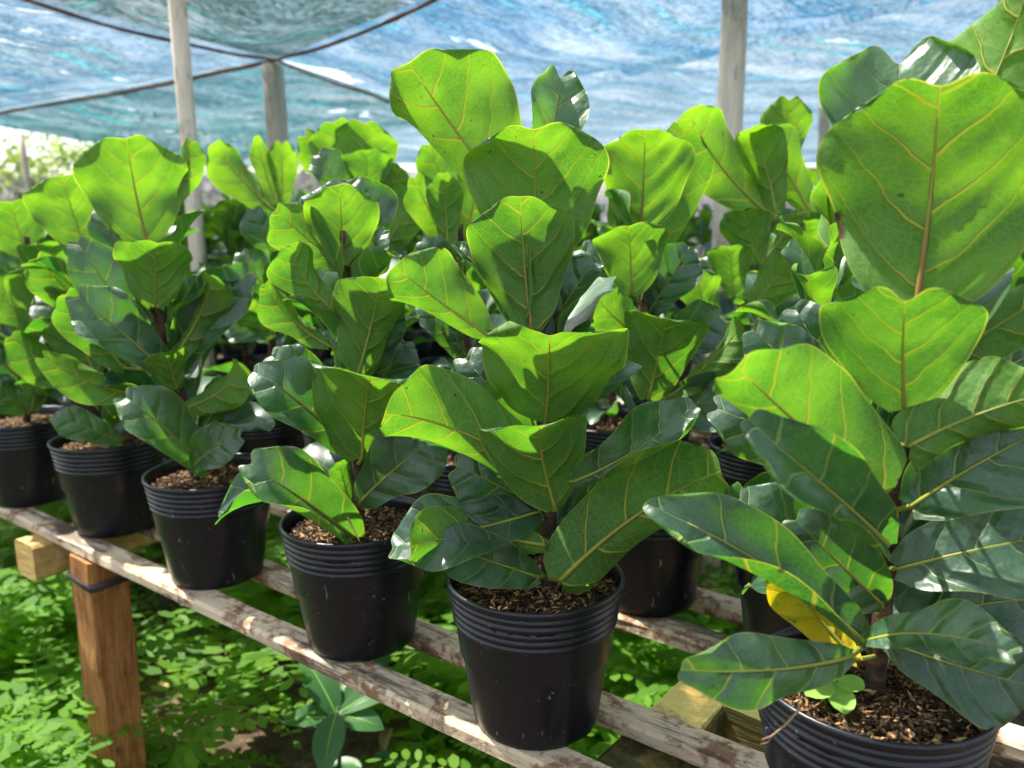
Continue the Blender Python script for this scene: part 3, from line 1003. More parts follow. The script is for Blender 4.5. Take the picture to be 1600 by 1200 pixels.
def filler(root, rng, n, z0, z1, axis, az_c=None, spread=math.pi, Lr=(.11, .175), el=(12, 66), young=(0.0, .3), az0=0.0):
    for i in range(n):
        t = (i + .5) / n
        z = z0 + (z1 - z0) * t
        if az_c is None:
            az = az0 + i * 2.39996 + rng.uniform(-.3, .3)
        else:
            az = az_c + rng.uniform(-spread, spread)
        e = rad(el[0] + (el[1] - el[0]) * t + rng.uniform(-9, 9))
        y = young[0] + (young[1] - young[0]) * t + rng.uniform(-.1, .1)
        add_lib_leaf(root, axis(z), az, e, rng.uniform(*Lr) * (1 - .1 * t), rng.uniform(-.35, .35), max(0, min(1, y)), rng.randrange(22))

# ------------------------------------------------------------------ hero plants: leaf by leaf
# (kind, base px, base py, tip px, tip py, width px, base dy cm, tip dy cm, roll deg, options)
HERO_SEED = [0]
def hero_plant(xy, stem_px, leaves, label, group, seed, name='fiddle_leaf_fig', hero=True, fill=None, stem_r=(.0085, .0055)):
    root = empty(name, (xy[0], xy[1], TZ))
    tag(root, label, 'potted plant', group)
    pot_parts(root, hero, seed)
    O = Vector((xy[0], xy[1], TZ))
    pts = [Vector((0.0, 0.0, SOIL_Z - .01))]
    px, py = stem_px[0]
    base = on_y(px, py, xy[1]) - O
    pts = [Vector((base.x * .8, 0, SOIL_Z - .005))] + [on_y(a, b, xy[1]) - O for (a, b) in stem_px[1:]]
    stem_mb(pts, *stem_r).build('stem', M_BARK, root)
    def near_stem(p):
        best, bd = pts[0], 9
        for i in range(len(pts) - 1):
            for k in range(9):
                q = pts[i].lerp(pts[i + 1], k / 8)
                d = (q - p).length + max(0, q.z - p.z) * .6
                if d < bd: best, bd = q, d
        return best
    for it in leaves:
        kind, bx, by, tx, ty, wpx, db, dt, roll = it[:9]
        o_ = dict(it[9]) if len(it) > 9 else {}
        HERO_SEED[0] += 1
        sd_ = o_.pop('seed', HERO_SEED[0])
        young = o_.pop('young', 0.45 if kind == 'U' else 0.15)
        yellow = o_.pop('yellow', 0.0)
        brown = o_.pop('brown', 0.0)
        hl = o_.pop('holes', None)
        lab = o_.pop('label', None)
        B = on_y(bx, by, xy[1] + db / 100) - O
        T = on_y(tx, ty, xy[1] + dt / 100) - O
        L = (T - B).length
        mid = (B + T) / 2 + O
        dm = (mid - CAM).dot(CF)
        W = wpx * dm / F_PX
        view = (CAM - mid).normalized()
        up = view if kind == 'T' else -view
        t = (T - B).normalized()
        up = (up - t * up.dot(t)).normalized()
        up = Matrix.Rotation(rad(roll), 3, t) @ up
        rg = random.Random(sd_)
        args = dict(bend=.08, sw=rg.uniform(-.04, .04), cup=rg.uniform(.2, .4), wave=rg.uniform(.035, .075), twist=rg.uniform(-.25, .25), curl=rg.uniform(.05, .3), notch=rg.uniform(.03, .07), seed=sd_, slim=rg.uniform(0, .35))
        args.update(o_)
        P, uu, vv, ee, Ug, Nn = leaf_grid(L, W, **args)
        o = put('leaf', leaf_mesh(P, uu, vv, ee, hl), None, root)
        mt = blade_matrix(B, T, up)
        o.matrix_local = mt
        o.color = (young, yellow, brown, 1)
        if lab: o['label'] = lab
        # petiole and the raised midrib on the under side (one piece)
        nv, nu = P.shape[0], P.shape[1]
        c = nu // 2
        inv = mt.inverted()
        st = near_stem(B)
        a = inv @ (st - Vector((0, 0, .012)))
        ml, rl = [], []
        r0 = min(.0034, max(.0016, .016 * L))
        b0 = Vector(P[0, c])
        mm = a.lerp(b0, .5); mm.z -= .006
        for k in range(6):
            t_ = k / 6
            ml.append(a * (1 - t_) ** 2 + mm * 2 * t_ * (1 - t_) + b0 * t_ * t_); rl.append(r0 * (1.25 - .25 * t_))
        for j in range(0, int(nv * .88), 2):
            q = Vector(P[j, c]); rr = r0 * max(0, 1 - j / (nv * .9)) * .85 + .00012
            ml.append(q - Vector(Nn[j, c]) * rr * .55); rl.append(rr)
        mb = MB()
        mb.tube(ml, rl, 6)
        pe = mb.build('petiole', M_PET, o)
        pe.color = (0, 0, brown, 1)
    if fill:
        n, z0, z1, azc, spr = fill
        rng = random.Random(seed * 7 + 1)
        def axis(z):
            for i in range(len(pts) - 1):
                if pts[i].z <= z <= pts[i + 1].z:
                    return pts[i].lerp(pts[i + 1], (z - pts[i].z) / (pts[i + 1].z - pts[i].z))
            return pts[-1]
        filler(root, rng, n, z0, z1, axis, azc, spr)
    return root

HALF = math.pi / 2
GR = 'figs in the front row'
# P6 -- right front
hero_plant((0.311, 0.665), [(1370, 1020), (1383, 900), (1392, 760), (1412, 640), (1425, 480), (1432, 400)], [
    ('U', 1430, 492, 1472, 92, 366, -3.0, -4.0, 0, dict(cup=.16, wave=.035, notch=.055, curl=.30, bend=.05, brown=1, young=.62, slim=0, pucker=.022, twist=0.0, sw=-.02)),
    ('U', 1413, 640, 1418, 448, 250, -5.0, -9.5, 0, dict(cup=.18, notch=.13, wave=.03, young=.32, brown=.8, slim=0, curl=.0, basal=.02, twist=0)),
    ('U', 1374, 768, 1142, 562, 228, -7.0, -11.0, 0, dict(early=.5, cup=.18, cupr=1.25, wave=.035, young=.36, sw=.03, bend=.08, slim=.1, curl=.1, notch=0)),
    ('U', 1421, 697, 1655, 610, 180, -7.0, -9.5, 0, dict(early=.6, cup=1.2, cupr=.2, wave=.03, young=.42, sw=.08, bend=.08, notch=0)),
    ('T', 1388, 852, 1165, 656, 142, -5.0, -12.5, 0, dict(cup=1.25, cupr=.25, young=.0, wave=.025, sw=.02, bend=.07, notch=0)),
    ('T', 1330, 730, 1096, 628, 118, 1.0, -1.0, 0, dict(cup=-.1, young=.05, bend=.12, curl=.3)),
    ('T', 1345, 640, 1235, 468, 135, 4.0, 3.0, -8, dict(cup=.1, young=.05, bend=.08)),
    ('T', 1320, 660, 1168, 505, 115, 2.0, 2.5, 12, dict(cup=.30, young=.1, wave=.05)),
    ('T', 1352, 1005, 1008, 786, 140, -5.0, -4.0, 10, dict(cup=1.35, cupr=.3, young=.05, wave=.02, sw=.06, bend=.08, slim=.3, notch=0)),
    ('T', 1350, 905, 1138, 768, 120, 0.0, 1.0, 5, dict(cup=.2, young=.08)),
    ('T', 1380, 945, 1232, 802, 130, -1.0, -3.0, 0, dict(cup=.3, young=.12, wave=.04)),
    ('U', 1338, 1030, 1200, 862, 92, -2.5, 0.5, 20, dict(yellow=1.0, young=.5, cup=.4, label='yellowing leaf low on the stem')),
    ('T', 1328, 1026, 1060, 1050, 112, -6.0, -13, -14, dict(cup=-.12, young=.1, notch=.0, bend=.07, slim=.2)),
    ('T', 1354, 1000, 1600, 1026, 105, -7.0, -15, -30, dict(cup=.35, young=.12, sw=-.08, bend=.1, slim=.3)),
    ('T', 1392, 1005, 1640, 1078, 150, -2.0, -7, 0, dict(cup=.1, young=.02, bend=.06)),
    ('T', 1392, 965, 1680, 930, 150, 1.0, 0, -5, dict(cup=.2, young=.0)),
    ('T', 1404, 888, 1690, 830, 190, -3.0, -6, -10, dict(cup=.25, young=.0, wave=.03, bend=.1)),
    ('T', 1425, 790, 1700, 640, 210, -4.0, -7, -8, dict(cup=.45, cupr=.1, young=.02, wave=.03, bend=.1)),
    ('U', 1430, 580, 1680, 425, 110, 0.0, -1, -25, dict(cup=.5, young=.4)),
    ('T', 1440, 640, 1700, 500, 170, 5.0, 6, 0, dict(cup=.2, young=.05)),
    ('T', 1420, 340, 1405, 60, 235, 5.5, 9, 0, dict(cup=.4, young=.25, notch=.14, wave=.06, pucker=.012)),
    ('U', 1462, 330, 1612, -20, 220, 3.0, 3, -20, dict(cup=.3, young=.7)),
    ('T', 1405, 1000, 1560, 900, 90, 4.0, 10, 0, dict(young=.05)),
], 'large fiddle leaf fig at the right edge, huge backlit top leaf and one yellow leaf', GR, 1, fill=(18, .19, .43, HALF, 1.75), stem_r=(.009, .006))

# P5 -- centre front
hero_plant((0.024, 0.884), [(862, 900), (858, 800), (852, 690), (838, 560), (832, 430), (828, 330)], [
    ('U', 800, 312, 634, 90, 250, 5.0, 4.5, 0, dict(cup=.15, cupr=1.25, young=.75, sw=.04, notch=0, wave=.035)),
    ('U', 838, 415, 832, 178, 238, 2.5, 0.5, 0, dict(cup=.22, young=.62, notch=.05, curl=.25, slim=0, brown=.4, pucker=.02, twist=0)),
    ('U', 830, 512, 812, 300, 178, -2.0, -4.0, 0, dict(cup=.22, young=.35, brown=.8, notch=.03, twist=0, slim=.1)),
    ('T', 842, 300, 878, 100, 105, 8.0, 11.0, 10, dict(cup=.5, young=.3, notch=.10, wave=.06, pucker=.03)),
    ('U', 758, 520, 613, 414, 140, -1.0, -3.5, 0, dict(cup=.2, cupr=1.1, young=.5, sw=.03, notch=0)),
    ('T', 850, 545, 938, 396, 92, 2.0, 2.5, -30, dict(cup=.75, young=.0)),
    ('T', 812, 545, 706, 372, 70, 0.5, 1.0, 50, dict(cup=.6, young=.05)),
    ('U', 852, 660, 856, 498, 244, -3.0, -10.5, 0, dict(cup=.22, young=.55, notch=.17, wave=.055, slim=0, basal=.0, brown=.3, twist=.15, sw=-.04, curl=.25, early=.75)),
    ('U', 816, 724, 586, 644, 176, -4.5, -10.0, 0, dict(early=.7, cup=.2, cupr=1.3, young=.55, sw=-.12, bend=.12, notch=0, wave=.03)),
    ('T', 832, 690, 716, 545, 118, 3.0, 3.5, 0, dict(cup=.15, young=.05)),
    ('U', 868, 796, 842, 640, 186, -5.0, -12.5, 8, dict(cup=.30, young=.25, notch=.0, slim=0, sw=.04, basal=0)),
    ('T', 896, 752, 1090, 626, 108, -6.0, -9.0, 0, dict(cup=.3, cupr=1.35, young=.25, notch=0, sw=.10, bend=.06, slim=.2)),
    ('U', 878, 904, 1158, 727, 186, -5.5, -13, 0, dict(early=.6, cup=1.1, cupr=.2, young=.30, sw=.12, bend=.10, notch=0, wave=.03, slim=.1)),
    ('U', 848, 852, 618, 860, 108, -4.5, -12.0, 0, dict(cup=.2, cupr=1.2, young=.40, sw=-.13, bend=.10, notch=0, wave=.03, slim=0, nu=30, nv=56, holes=lambda x, v: (x < -.115 - .02 * math.sin(v * 75) and .10 < v < .22) or (x < -.05 - .55 * abs(v - .31) * 3 and .22 <= v < .40 and x < -.1))),
    ('T', 838, 800, 592, 852, 125, -1.0, -8.0, 22, dict(cup=.3, young=.08, bend=.1, sw=-.12)),
    ('T', 842, 902, 664, 842, 92, -4.0, -8.5, 8, dict(cup=.25, young=.0)),
    ('T', 840, 790, 700, 722, 118, 0.0, -4, 8, dict(cup=.2, young=.0, pucker=.03)),
    ('T', 840, 775, 745, 655, 100, 3.0, 1.5, 0, dict(cup=.2, young=.0, pucker=.03)),
    ('U', 848, 700, 796, 560, 125, 0.0, -3.5, 0, dict(cup=.2, young=.2)),
    ('U', 890, 730, 1048, 630, 78, 4.0, 3, -30, dict(cup=.5, young=.6, wave=.08, pucker=.05)),
    ('T', 842, 430, 900, 300, 80, 6.0, 7, 0, dict(young=.1)),
], 'fiddle leaf fig in the centre foreground, tallest leaves rising to the netting', GR, 2, fill=(17, .19, .45, HALF, 1.7), stem_r=(.009, .006))

# P4
hero_plant((-0.211, 1.074), [(560, 820), (560, 740), (556, 620), (546, 520), (538, 420), (535, 360)], [
    ('U', 535, 412, 530, 286, 122, -1.0, -1.5, 0, dict(cup=.2, young=.75, brown=.7, notch=.0, slim=0)),
    ('T', 545, 425, 540, 272, 150, 4.0, 6.0, 0, dict(cup=.2, young=.15)),
    ('U', 535, 416, 422, 322, 92, 0.0, -2.5, 16, dict(cup=.5, young=.5)),
    ('U', 516, 482, 448, 372, 92, -3.0, -5.0, 20, dict(cup=.5, young=.35, sw=.1)),
    ('U', 558, 588, 597, 424, 150, -4.0, -7.0, 0, dict(cup=.9, cupr=.22, young=.5, slim=.1, notch=0)),
    ('T', 562, 610, 604, 452, 84, 1.0, 1.5, 8, dict(cup=.3, young=.0)),
    ('T', 560, 470, 605, 352, 52, 2.0, 3.0, -20, dict(cup=.5, young=.2)),
    ('U', 512, 540, 402, 436, 66, -2.0, -4.0, 30, dict(cup=.4, young=.4)),
    ('U', 566, 714, 584, 568, 198, -4.5, -12.0, 0, dict(cup=.32, young=.55, notch=.02, slim=.1, wave=.08, early=.8, sw=.04)),
    ('T', 548, 705, 384, 568, 110, -2.5, -7.5, 16, dict(cup=.4, young=.12)),
    ('T', 535, 640, 412, 545, 92, 1.0, -0.5, 0, dict(cup=.1, young=.1)),
    ('T', 556, 842, 370, 712, 124, -4.5, -11.5, 0, dict(cup=1.25, cupr=.5, young=.25, sw=.03, bend=.10, wave=.05)),
    ('T', 562, 785, 702, 668, 118, -3.0, -5.5, -6, dict(cup=.2, young=.12)),
    ('T', 570, 745, 665, 636, 92, 1.0, 0.0, 0, dict(cup=.2, young=.0)),
    ('T', 568, 655, 642, 522, 92, 4.0, 5.0, 0, dict(cup=.2, young=.0)),
    ('U', 548, 790, 530, 715, 40, 0.0, -1.5, 20, dict(young=.2)),
], 'fiddle leaf fig in the front row, second left of the centre of the photo', GR, 3, fill=(17, .17, .46, HALF, 2.15))

# P3
hero_plant((-0.487, 1.295), [(300, 745), (296, 680), (285, 620), (255, 540), (245, 470), (238, 400)], [
    ('U', 230, 378, 196, 206, 168, 0.0, -1.0, 0, dict(cup=.2, young=.75, brown=.9, notch=.03, slim=0, sw=.03)),
    ('U', 243, 478, 246, 368, 118, -4.0, -8.0, 0, dict(cup=.2, young=.45, brown=.5, notch=.09, slim=0)),
    ('T', 242, 565, 112, 366, 92, -1.0, -3.0, 10, dict(cup=.35, young=.1)),
    ('T', 264, 585, 108, 452, 100, -3.0, -8.0, 12, dict(cup=.4, young=.12)),
    ('T', 222, 485, 152, 312, 64, 3.0, 4.0, 0, dict(cup=.3, young=.15)),
    ('T', 268, 585, 400, 412, 95, 0.0, -1.0, -14, dict(cup=.4, young=.0)),
    ('U', 264, 570, 338, 412, 72, -3.0, -6.0, -30, dict(cup=.5, young=.3)),
    ('U', 258, 622, 54, 552, 72, -3.0, -9.0, 34, dict(cup=.3, young=.55, bend=.12)),
    ('U', 276, 606, 262, 545, 70, -4.0, -8.0, 10, dict(young=.5, cup=.3)),
    ('U', 280, 642, 390, 562, 74, -4.0, -7.0, -34, dict(cup=.4, young=.5, sw=-.1)),
    ('T', 322, 735, 180, 606, 100, -4.0, -11., 20, dict(cup=.5, young=.2, bend=.1)),
    ('T', 300, 730, 380, 678, 74, -8.0, -12., -20, dict(cup=.3, young=.25)),
    ('T', 322, 700, 375, 580, 74, 2.0, 2.5, 0, dict(cup=.3, young=.05)),
    ('U', 308, 692, 358, 588, 58, -1.0, -2.0, -20, dict(cup=.4, young=.2)),
    ('U', 195, 575, 95, 448, 84, -1.5, -3.5, 12, dict(young=.3, cup=.3)),
    ('U', 262, 330, 302, 212, 52, 4.0, 4.0, -30, dict(cup=.5, young=.7)),
], 'fiddle leaf fig in the front row directly above the timber leg', GR, 4, fill=(17, .17, .46, HALF, 2.15))

# P2
hero_plant((-0.752, 1.517), [(172, 690), (168, 640), (160, 560), (145, 460), (132, 380)], [
    ('U', 130, 380, 96, 270, 126, 0.0, -1.0, 0, dict(cup=.2, young=.75, notch=.04, slim=0)),
    ('U', 158, 600, 8, 520, 76, -2.0, -8.0, 30, dict(cup=.3, young=.5, bend=.12)),
    ('T', 190, 690, 74, 646, 54, -4.0, -9.5, 16, dict(cup=.2, young=.35)),
    ('U', 150, 500, 50, 395, 84, -1.0, -4.0, 10, dict(cup=.35, young=.4)),
    ('U', 150, 585, 100, 480, 90, -3.0, -6.0, 5, dict(young=.4)),
    ('T', 160, 560, 60, 440, 80, 2.0, 2.0, 5, dict(young=.1)),
    ('T', 150, 480, 200, 360, 70, 2.0, 2.0, 5, dict(young=.1)),
], 'fiddle leaf fig in the front row between the leg and the left edge', GR, 5, fill=(17, .17, .44, HALF, 2.3))

# P1
hero_plant((-1.009, 1.688), [(40, 650), (42, 600), (44, 520), (45, 440), (42, 370)], [
    ('U', 42, 400, 14, 306, 96, 0.0, -1.0, 0, dict(cup=.2, young=.65, slim=0)),
    ('U', 52, 522, 62, 416, 100, -4.0, -7.0, 0, dict(cup=.2, young=.35)),
    ('U', 40, 500, -40, 420, 90, -2.0, -4.0, 0, dict(young=.4)),
    ('T', 42, 600, -60, 510, 90, -1.0, -4.0, 10, dict(young=.05)),
    ('U', 50, 640, 62, 575, 60, -4.0, -7.0, 0, dict(young=.4)),
    ('T', 40, 640, -30, 602, 60, -3.0, -8.0, 10, dict(young=.2)),
], 'fiddle leaf fig in the front row cut off by the left edge', GR, 6, fill=(17, .17, .44, HALF, 2.3))

# second row, seen between the front plants
G2 = 'figs in the second row'
def at_px(px, s, z=TZ + .15):
    lo, hi = -2.0, 6.0
    for _ in range(50):
        m_ = (lo + hi) / 2
        p = rs(m_, s, z)
        if (p - CAM).dot(CF) < .05 or project(p)[0] > px: lo = m_
        else: hi = m_
    return rs(lo, s)
q = at_px(1015, S0 + PITCH_S)
hero_plant((q.x, q.y), [(1020, 780), (1018, 700), (1012, 560), (1002, 450), (998, 350)], [
    ('U', 1000, 360, 1008, 188, 152, -1.0, -2.0, 0, dict(cup=.2, young=.9, brown=.8, notch=.03, slim=0, curl=.3, pucker=.03)),
    ('U', 986, 460, 980, 340, 122, -4.0, -6.0, 0, dict(cup=.25, young=.55, slim=.1, brown=.5)),
    ('U', 1014, 622, 1048, 474, 142, -6.0, -10.0, 4, dict(cup=.4, young=.35, slim=.1, curl=.5)),
    ('U', 988, 520, 926, 456, 86, -4.0, -7.0, 12, dict(cup=.3, young=.6)),
    ('T', 1012, 490, 1080, 380, 84, 1.0, 1.0, 5, dict(cup=.3, young=.0)),
    ('U', 1040, 625, 1170, 492, 80, -4.0, -6.0, -45, dict(cup=.5, young=.5)),
    ('T', 1010, 560, 1140, 490, 90, 2.0, 2.0, 0, dict(young=.05)),
    ('U', 1005, 420, 1075, 180, 110, 4.0, 5.0, -10, dict(young=.8)),
    ('T', 1005, 480, 900, 380, 90, 4.0, 5.0, 0, dict(young=.1)),
    ('T', 1015, 640, 1180, 620, 100, -2.0, -6.0, 0, dict(young=.0)),
    ('T', 1010, 520, 905, 450, 80, 1.0, 0.0, 0, dict(young=.05)),
], 'fiddle leaf fig in the second row, just right of and behind the central plant', G2, 7, hero=False, fill=(8, .18, .46, HALF, 1.6))
q = at_px(1196, S0 + 2 * PITCH_S)
hero_plant((q.x, q.y), [(1196, 660), (1194, 560), (1196, 460), (1198, 380), (1200, 320)], [
    ('U', 1196, 330, 1064, 152, 112, -1.0, -2.0, 18, dict(cup=.3, young=.8, sw=.08, notch=0, curl=.4)),
    ('U', 1212, 330, 1168, 182, 84, -2.0, -4.0, -10, dict(cup=.4, young=.8, curl=.4)),
    ('U', 1266, 330, 1180, 182, 86, -2.0, -4.0, -10, dict(cup=.4, young=.75, curl=.4)),
    ('U', 1230, 260, 1234, 146, 84, 4.0, 5.0, 0, dict(young=.8)),
    ('U', 1185, 410, 1160, 322, 84, -4.0, -6.0, 0, dict(young=.35)),
    ('U', 1148, 462, 1140, 376, 78, -6.0, -8.0, 0, dict(young=.4)),
    ('U', 1175, 480, 1236, 402, 78, -7.0, -9.0, -10, dict(young=.6)),
    ('U', 1200, 400, 1246, 330, 50, -3.0, -4.0, -10, dict(young=.5)),
    ('T', 1200, 400, 1250, 350, 44, 2.0, 2.0, 0, dict(young=.0)),
    ('U', 1110, 500, 1085, 420, 76, -7.0, -8.0, 0, dict(young=.6)),
    ('T', 1200, 340, 1225, 250, 50, 2.0, 2.0, 0, dict(young=.1)),
], 'fiddle leaf fig left of the big backlit leaf, in front of the thick post', G2, 8, hero=False, fill=(8, .18, .40, HALF, 1.8))
q = at_px(735, S0 + PITCH_S)
hero_plant((q.x, q.y), [(735, 700), (733, 620), (728, 520), (722, 430), (718, 350)], [
    ('U', 716, 330, 664, 214, 62, -1.0, -2.0, 10, dict(young=.6, cup=.3)),
    ('U', 706, 400, 640, 268, 66, -2.0, -3.0, 12, dict(young=.7, cup=.3)),
    ('U', 700, 390, 690, 262, 60, -4.0, -5.0, 0, dict(young=.5)),
    ('T', 716, 460, 652, 370, 66, -3.0, -5.0, 0, dict(young=.25)),
    ('T', 720, 560, 650, 470, 54, -4.0, -6.0, 20, dict(young=.2)),
    ('T', 720, 550, 690, 470, 34, -5.0, -6.0, 20, dict(young=.2)),
    ('T', 720, 520, 640, 440, 70, 0.0, -1.0, 0, dict(young=.1)),
    ('T', 730, 640, 650, 590, 80, -1.0, -4.0, 0, dict(young=.05)),
    ('U', 720, 420, 760, 220, 90, 3.0, 3.0, 0, dict(young=.6)),
], 'fiddle leaf fig in the second row, half hidden left of the central plant', G2, 9, hero=False, fill=(10, .17, .42, HALF, 2.4))
q = at_px(555, S0 + PITCH_S)
hero_plant((q.x, q.y), [(560, 640), (560, 560), (560, 450), (556, 380), (552, 310)], [
    ('U', 548, 312, 520, 180, 100, 1.0, 1.0, 6, dict(young=.9, slim=0, cup=.2)),
    ('U', 560, 315, 572, 180, 108, 0.0, 0.0, -6, dict(young=.85, slim=0, cup=.2)),
    ('U', 572, 296, 572, 228, 82, -4.0, -6.0, 0, dict(young=.35, slim=0)),
    ('T', 540, 320, 492, 232, 60, -2.0, -3.0, 10, dict(young=.25)),
    ('U', 575, 340, 632, 255, 62, -1.0, -2.0, -10, dict(young=.4)),
    ('U', 590, 400, 655, 295, 66, -2.0, -4.0, -20, dict(young=.5)),
    ('U', 545, 300, 470, 205, 70, 2.0, 2.0, 10, dict(young=.9)),
    ('T', 560, 440, 620, 350, 70, 0.0, 0.0, 0, dict(young=.1)),
], 'fiddle leaf fig in the second row with a round crown, right of the tied post', G2, 10, hero=False, fill=(10, .17, .42, HALF, 2.4))
q = at_px(415, S0 + PITCH_S)
hero_plant((q.x, q.y), [(425, 600), (425, 540), (428, 440), (432, 380), (434, 320)], [
    ('U', 436, 335, 326, 218, 74, -1.0, -3.0, 24, dict(young=.75, cup=.5, notch=0)),
    ('U', 438, 330, 398, 205, 34, 0.0, 0.0, 20, dict(young=.8, cup=.4)),
    ('U', 440, 325, 440, 215, 52, 1.0, 1.0, 0, dict(young=.95)),
    ('T', 430, 410, 392, 320, 60, -2.0, -4.0, 0, dict(young=.1)),
    ('T', 420, 460, 372, 390, 60, -4.0, -6.0, 10, dict(young=.2)),
    ('U', 445, 470, 440, 405, 60, -5.0, -7.0, 0, dict(young=.6)),
    ('U', 425, 520, 385, 470, 60, -6.0, -8.0, 10, dict(young=.8)),
    ('T', 430, 520, 340, 500, 60, -4.0, -8.0, 0, dict(young=.3)),
], 'fiddle leaf fig in the second row, left of and in front of the tied post', G2, 11, hero=False, fill=(10, .17, .42, HALF, 2.4))

# ------------------------------------------------------------------ the rest of the crop
STEMS = []
for i in range(3):
    r_ = random.Random(50 + i)
    pts = [Vector((0, 0, SOIL_Z - .01))] + [Vector((r_.uniform(-.012, .012), r_.uniform(-.012, .012), SOIL_Z + .075 * (k + 1))) for k in range(5)]
    STEMS.append((pts, stem_mb(pts, .008, .005, 7).mesh()))

def generic_plant(xy, seed, label, group, scale=1.0, nleaf=15, pots=True, z=TZ):
    rng = random.Random(seed)
    root = empty('fiddle_leaf_fig', (xy[0], xy[1], z))
    root.rotation_euler = (0, 0, 0)
    tag(root, label, 'potted plant', group)
    if pots:
        pot_parts(root, False, seed)
    pts, sm = STEMS[seed % 3]
    put('stem', sm, M_BARK, root)
    H = pts[-1].z - SOIL_Z
    az0 = rng.uniform(0, 6.28)
    for i in range(nleaf):
        t = (i + .3) / nleaf
        zz = SOIL_Z + .03 + H * .97 * t
        j = min(4, int((zz - pts[0].z) / .075))
        b = pts[j].lerp(pts[j + 1], 0.5); b = Vector((b.x, b.y, min(zz, pts[-1].z)))
        az = az0 + i * 2.39996 + rng.uniform(-.3, .3)
        e = rad(16 + 62 * t ** 0.9 + rng.uniform(-12, 12))
        L = scale * rng.uniform(.115, .175) * (0.85 + .35 * math.sin(math.pi * min(1, t * 1.1)))
        add_lib_leaf(root, b, az, e, L, rng.uniform(-.4, .4), max(0, min(1, -.15 + 1.0 * t + rng.uniform(-.15, .15))), rng.randrange(22))
    return root

ORD = ['first', 'second', 'third', 'fourth', 'fifth', 'sixth', 'seventh', 'eighth', 'ninth', 'tenth', 'eleventh', 'twelfth', 'thirteenth', 'fourteenth', 'fifteenth', 'sixteenth', 'seventeenth', 'eighteenth', 'nineteenth', 'twentieth']
occupied = [o.location.copy() for o in bpy.data.objects if o.name.startswith('fiddle_leaf_fig')]
k_ = 0
for krow in range(1, 7):
    s = S0 + PITCH_S * krow
    r = -0.75 + (krow % 2) * .12
    here = [(project(q_ + Vector((0, 0, .35)))[0], None) for q_ in occupied if abs(q_.dot(PER) - s) < .12]
    while r < 4.3:
        rj = r + RNG.uniform(-.04, .04)
        p = rs(rj, s + RNG.uniform(-.025, .025))
        r += 0.315
        px, py, d = project(p + Vector((0, 0, TZ + .35)))
        if d < .3 or px < -110 or px > 1700: continue
        if any((Vector((p.x, p.y, 0)) - Vector((q_.x, q_.y, 0))).length < .21 for q_ in occupied): continue
        here.append((px, p))
    here.sort(key=lambda t: t[0])
    for idx, (px, p) in enumerate(here):
        if p is None: continue
        k_ += 1
        look = 'leafy' if krow < 3 else ('blurred' if krow < 5 else 'far blurred')
        lab = '%s fig in the %s row from the front, %s from the left edge' % (look, ORD[krow], ORD[idx])
        generic_plant((p.x, p.y), 100 + k_, lab, 'figs in the rows behind', scale=RNG.uniform(.78, 1.10) * (1.0 if krow > 1 else .95), nleaf=20 if krow < 4 else 17)
print('generic plants', k_)

# a second bench further back
B2 = [3.75, 3.87, 4.09, 4.21, 4.43, 4.55]
b2 = bench((0, 0, 0), B2, -2.6, 5.0, [(-1.5, 3.65, 4.7, .07, M_BEAM), (0.4, 3.65, 4.7, .07, M_BEAM), (2.4, 3.65, 4.7, .07, M_BEAM)],
           [(-1.5, 3.72, .07, False, M_LEG), (0.4, 3.72, .07, False, M_LEG), (2.4, 3.72, .07, False, M_LEG), (0.4, 4.6, .07, False, M_LEG), (-1.5, 4.6, .07, False, M_LEG)],
           'second slatted bench far behind, crowded with blurred plants', 9, detail=False)
for jrow, s in enumerate((3.81, 4.15, 4.49)):
    r = -2.4
    here = []
    while r < 4.8:
        p = rs(r + RNG.uniform(-.05, .05), s)
        r += .36
        px, py, d = project(p + Vector((0, 0, TZ + .3)))
        if px < -40 or px > 1640: continue
        here.append((px, p))
    here.sort(key=lambda t: t[0])
    for idx, (px, p) in enumerate(here):
        k_ += 1
        generic_plant((p.x, p.y), 400 + k_, 'tiny blurred plant on the distant second bench, %s row, %s from the left' % (ORD[jrow], ORD[idx]), 'plants on the second bench', scale=.9, nleaf=10)

# ------------------------------------------------------------------ small things
# seedling in the right-hand pot
sp_ = on_z(1302, 1085, TZ + SOIL_Z + .012)
seed_root = empty('weed_seedling', sp_)
tag(seed_root, 'tiny pale green weed seedling in the soil of the right-hand pot', 'seedling')
mb = MB()
mb.tube([(0, 0, -.01), (.001, 0, .008), (.0, 0, .016)], [.0011, .001, .0008], 6)
mb.build('stalk', M_SEED, seed_root)
def round_leaf(B, T, W, up, bulge=.12):
    n = 12
    B, T = Vector(B), Vector(T)
    L = (T - B).length
    y = (T - B) / L
    z = (up - y * up.dot(y)).normalized()
    x = y.cross(z)
    v, f = [], []
    for j in range(9):
        t = j / 8
        wv_ = math.sqrt(max(0, 1 - (2 * t - 1.04) ** 2)) * W / 2 if t > .02 else W * .05
        for i in range(5):
            u = (i - 2) / 2
            v.append(B + y * (L * t) + x * (u * wv_) + z * (bulge * L * (4 * t * (1 - t)) * .5 - abs(u) ** 2 * -.10 * W))
    for j in range(8):
        for i in range(4):
            a = j * 5 + i
            f.append((a, a + 1, a + 6, a + 5))
    return v, f
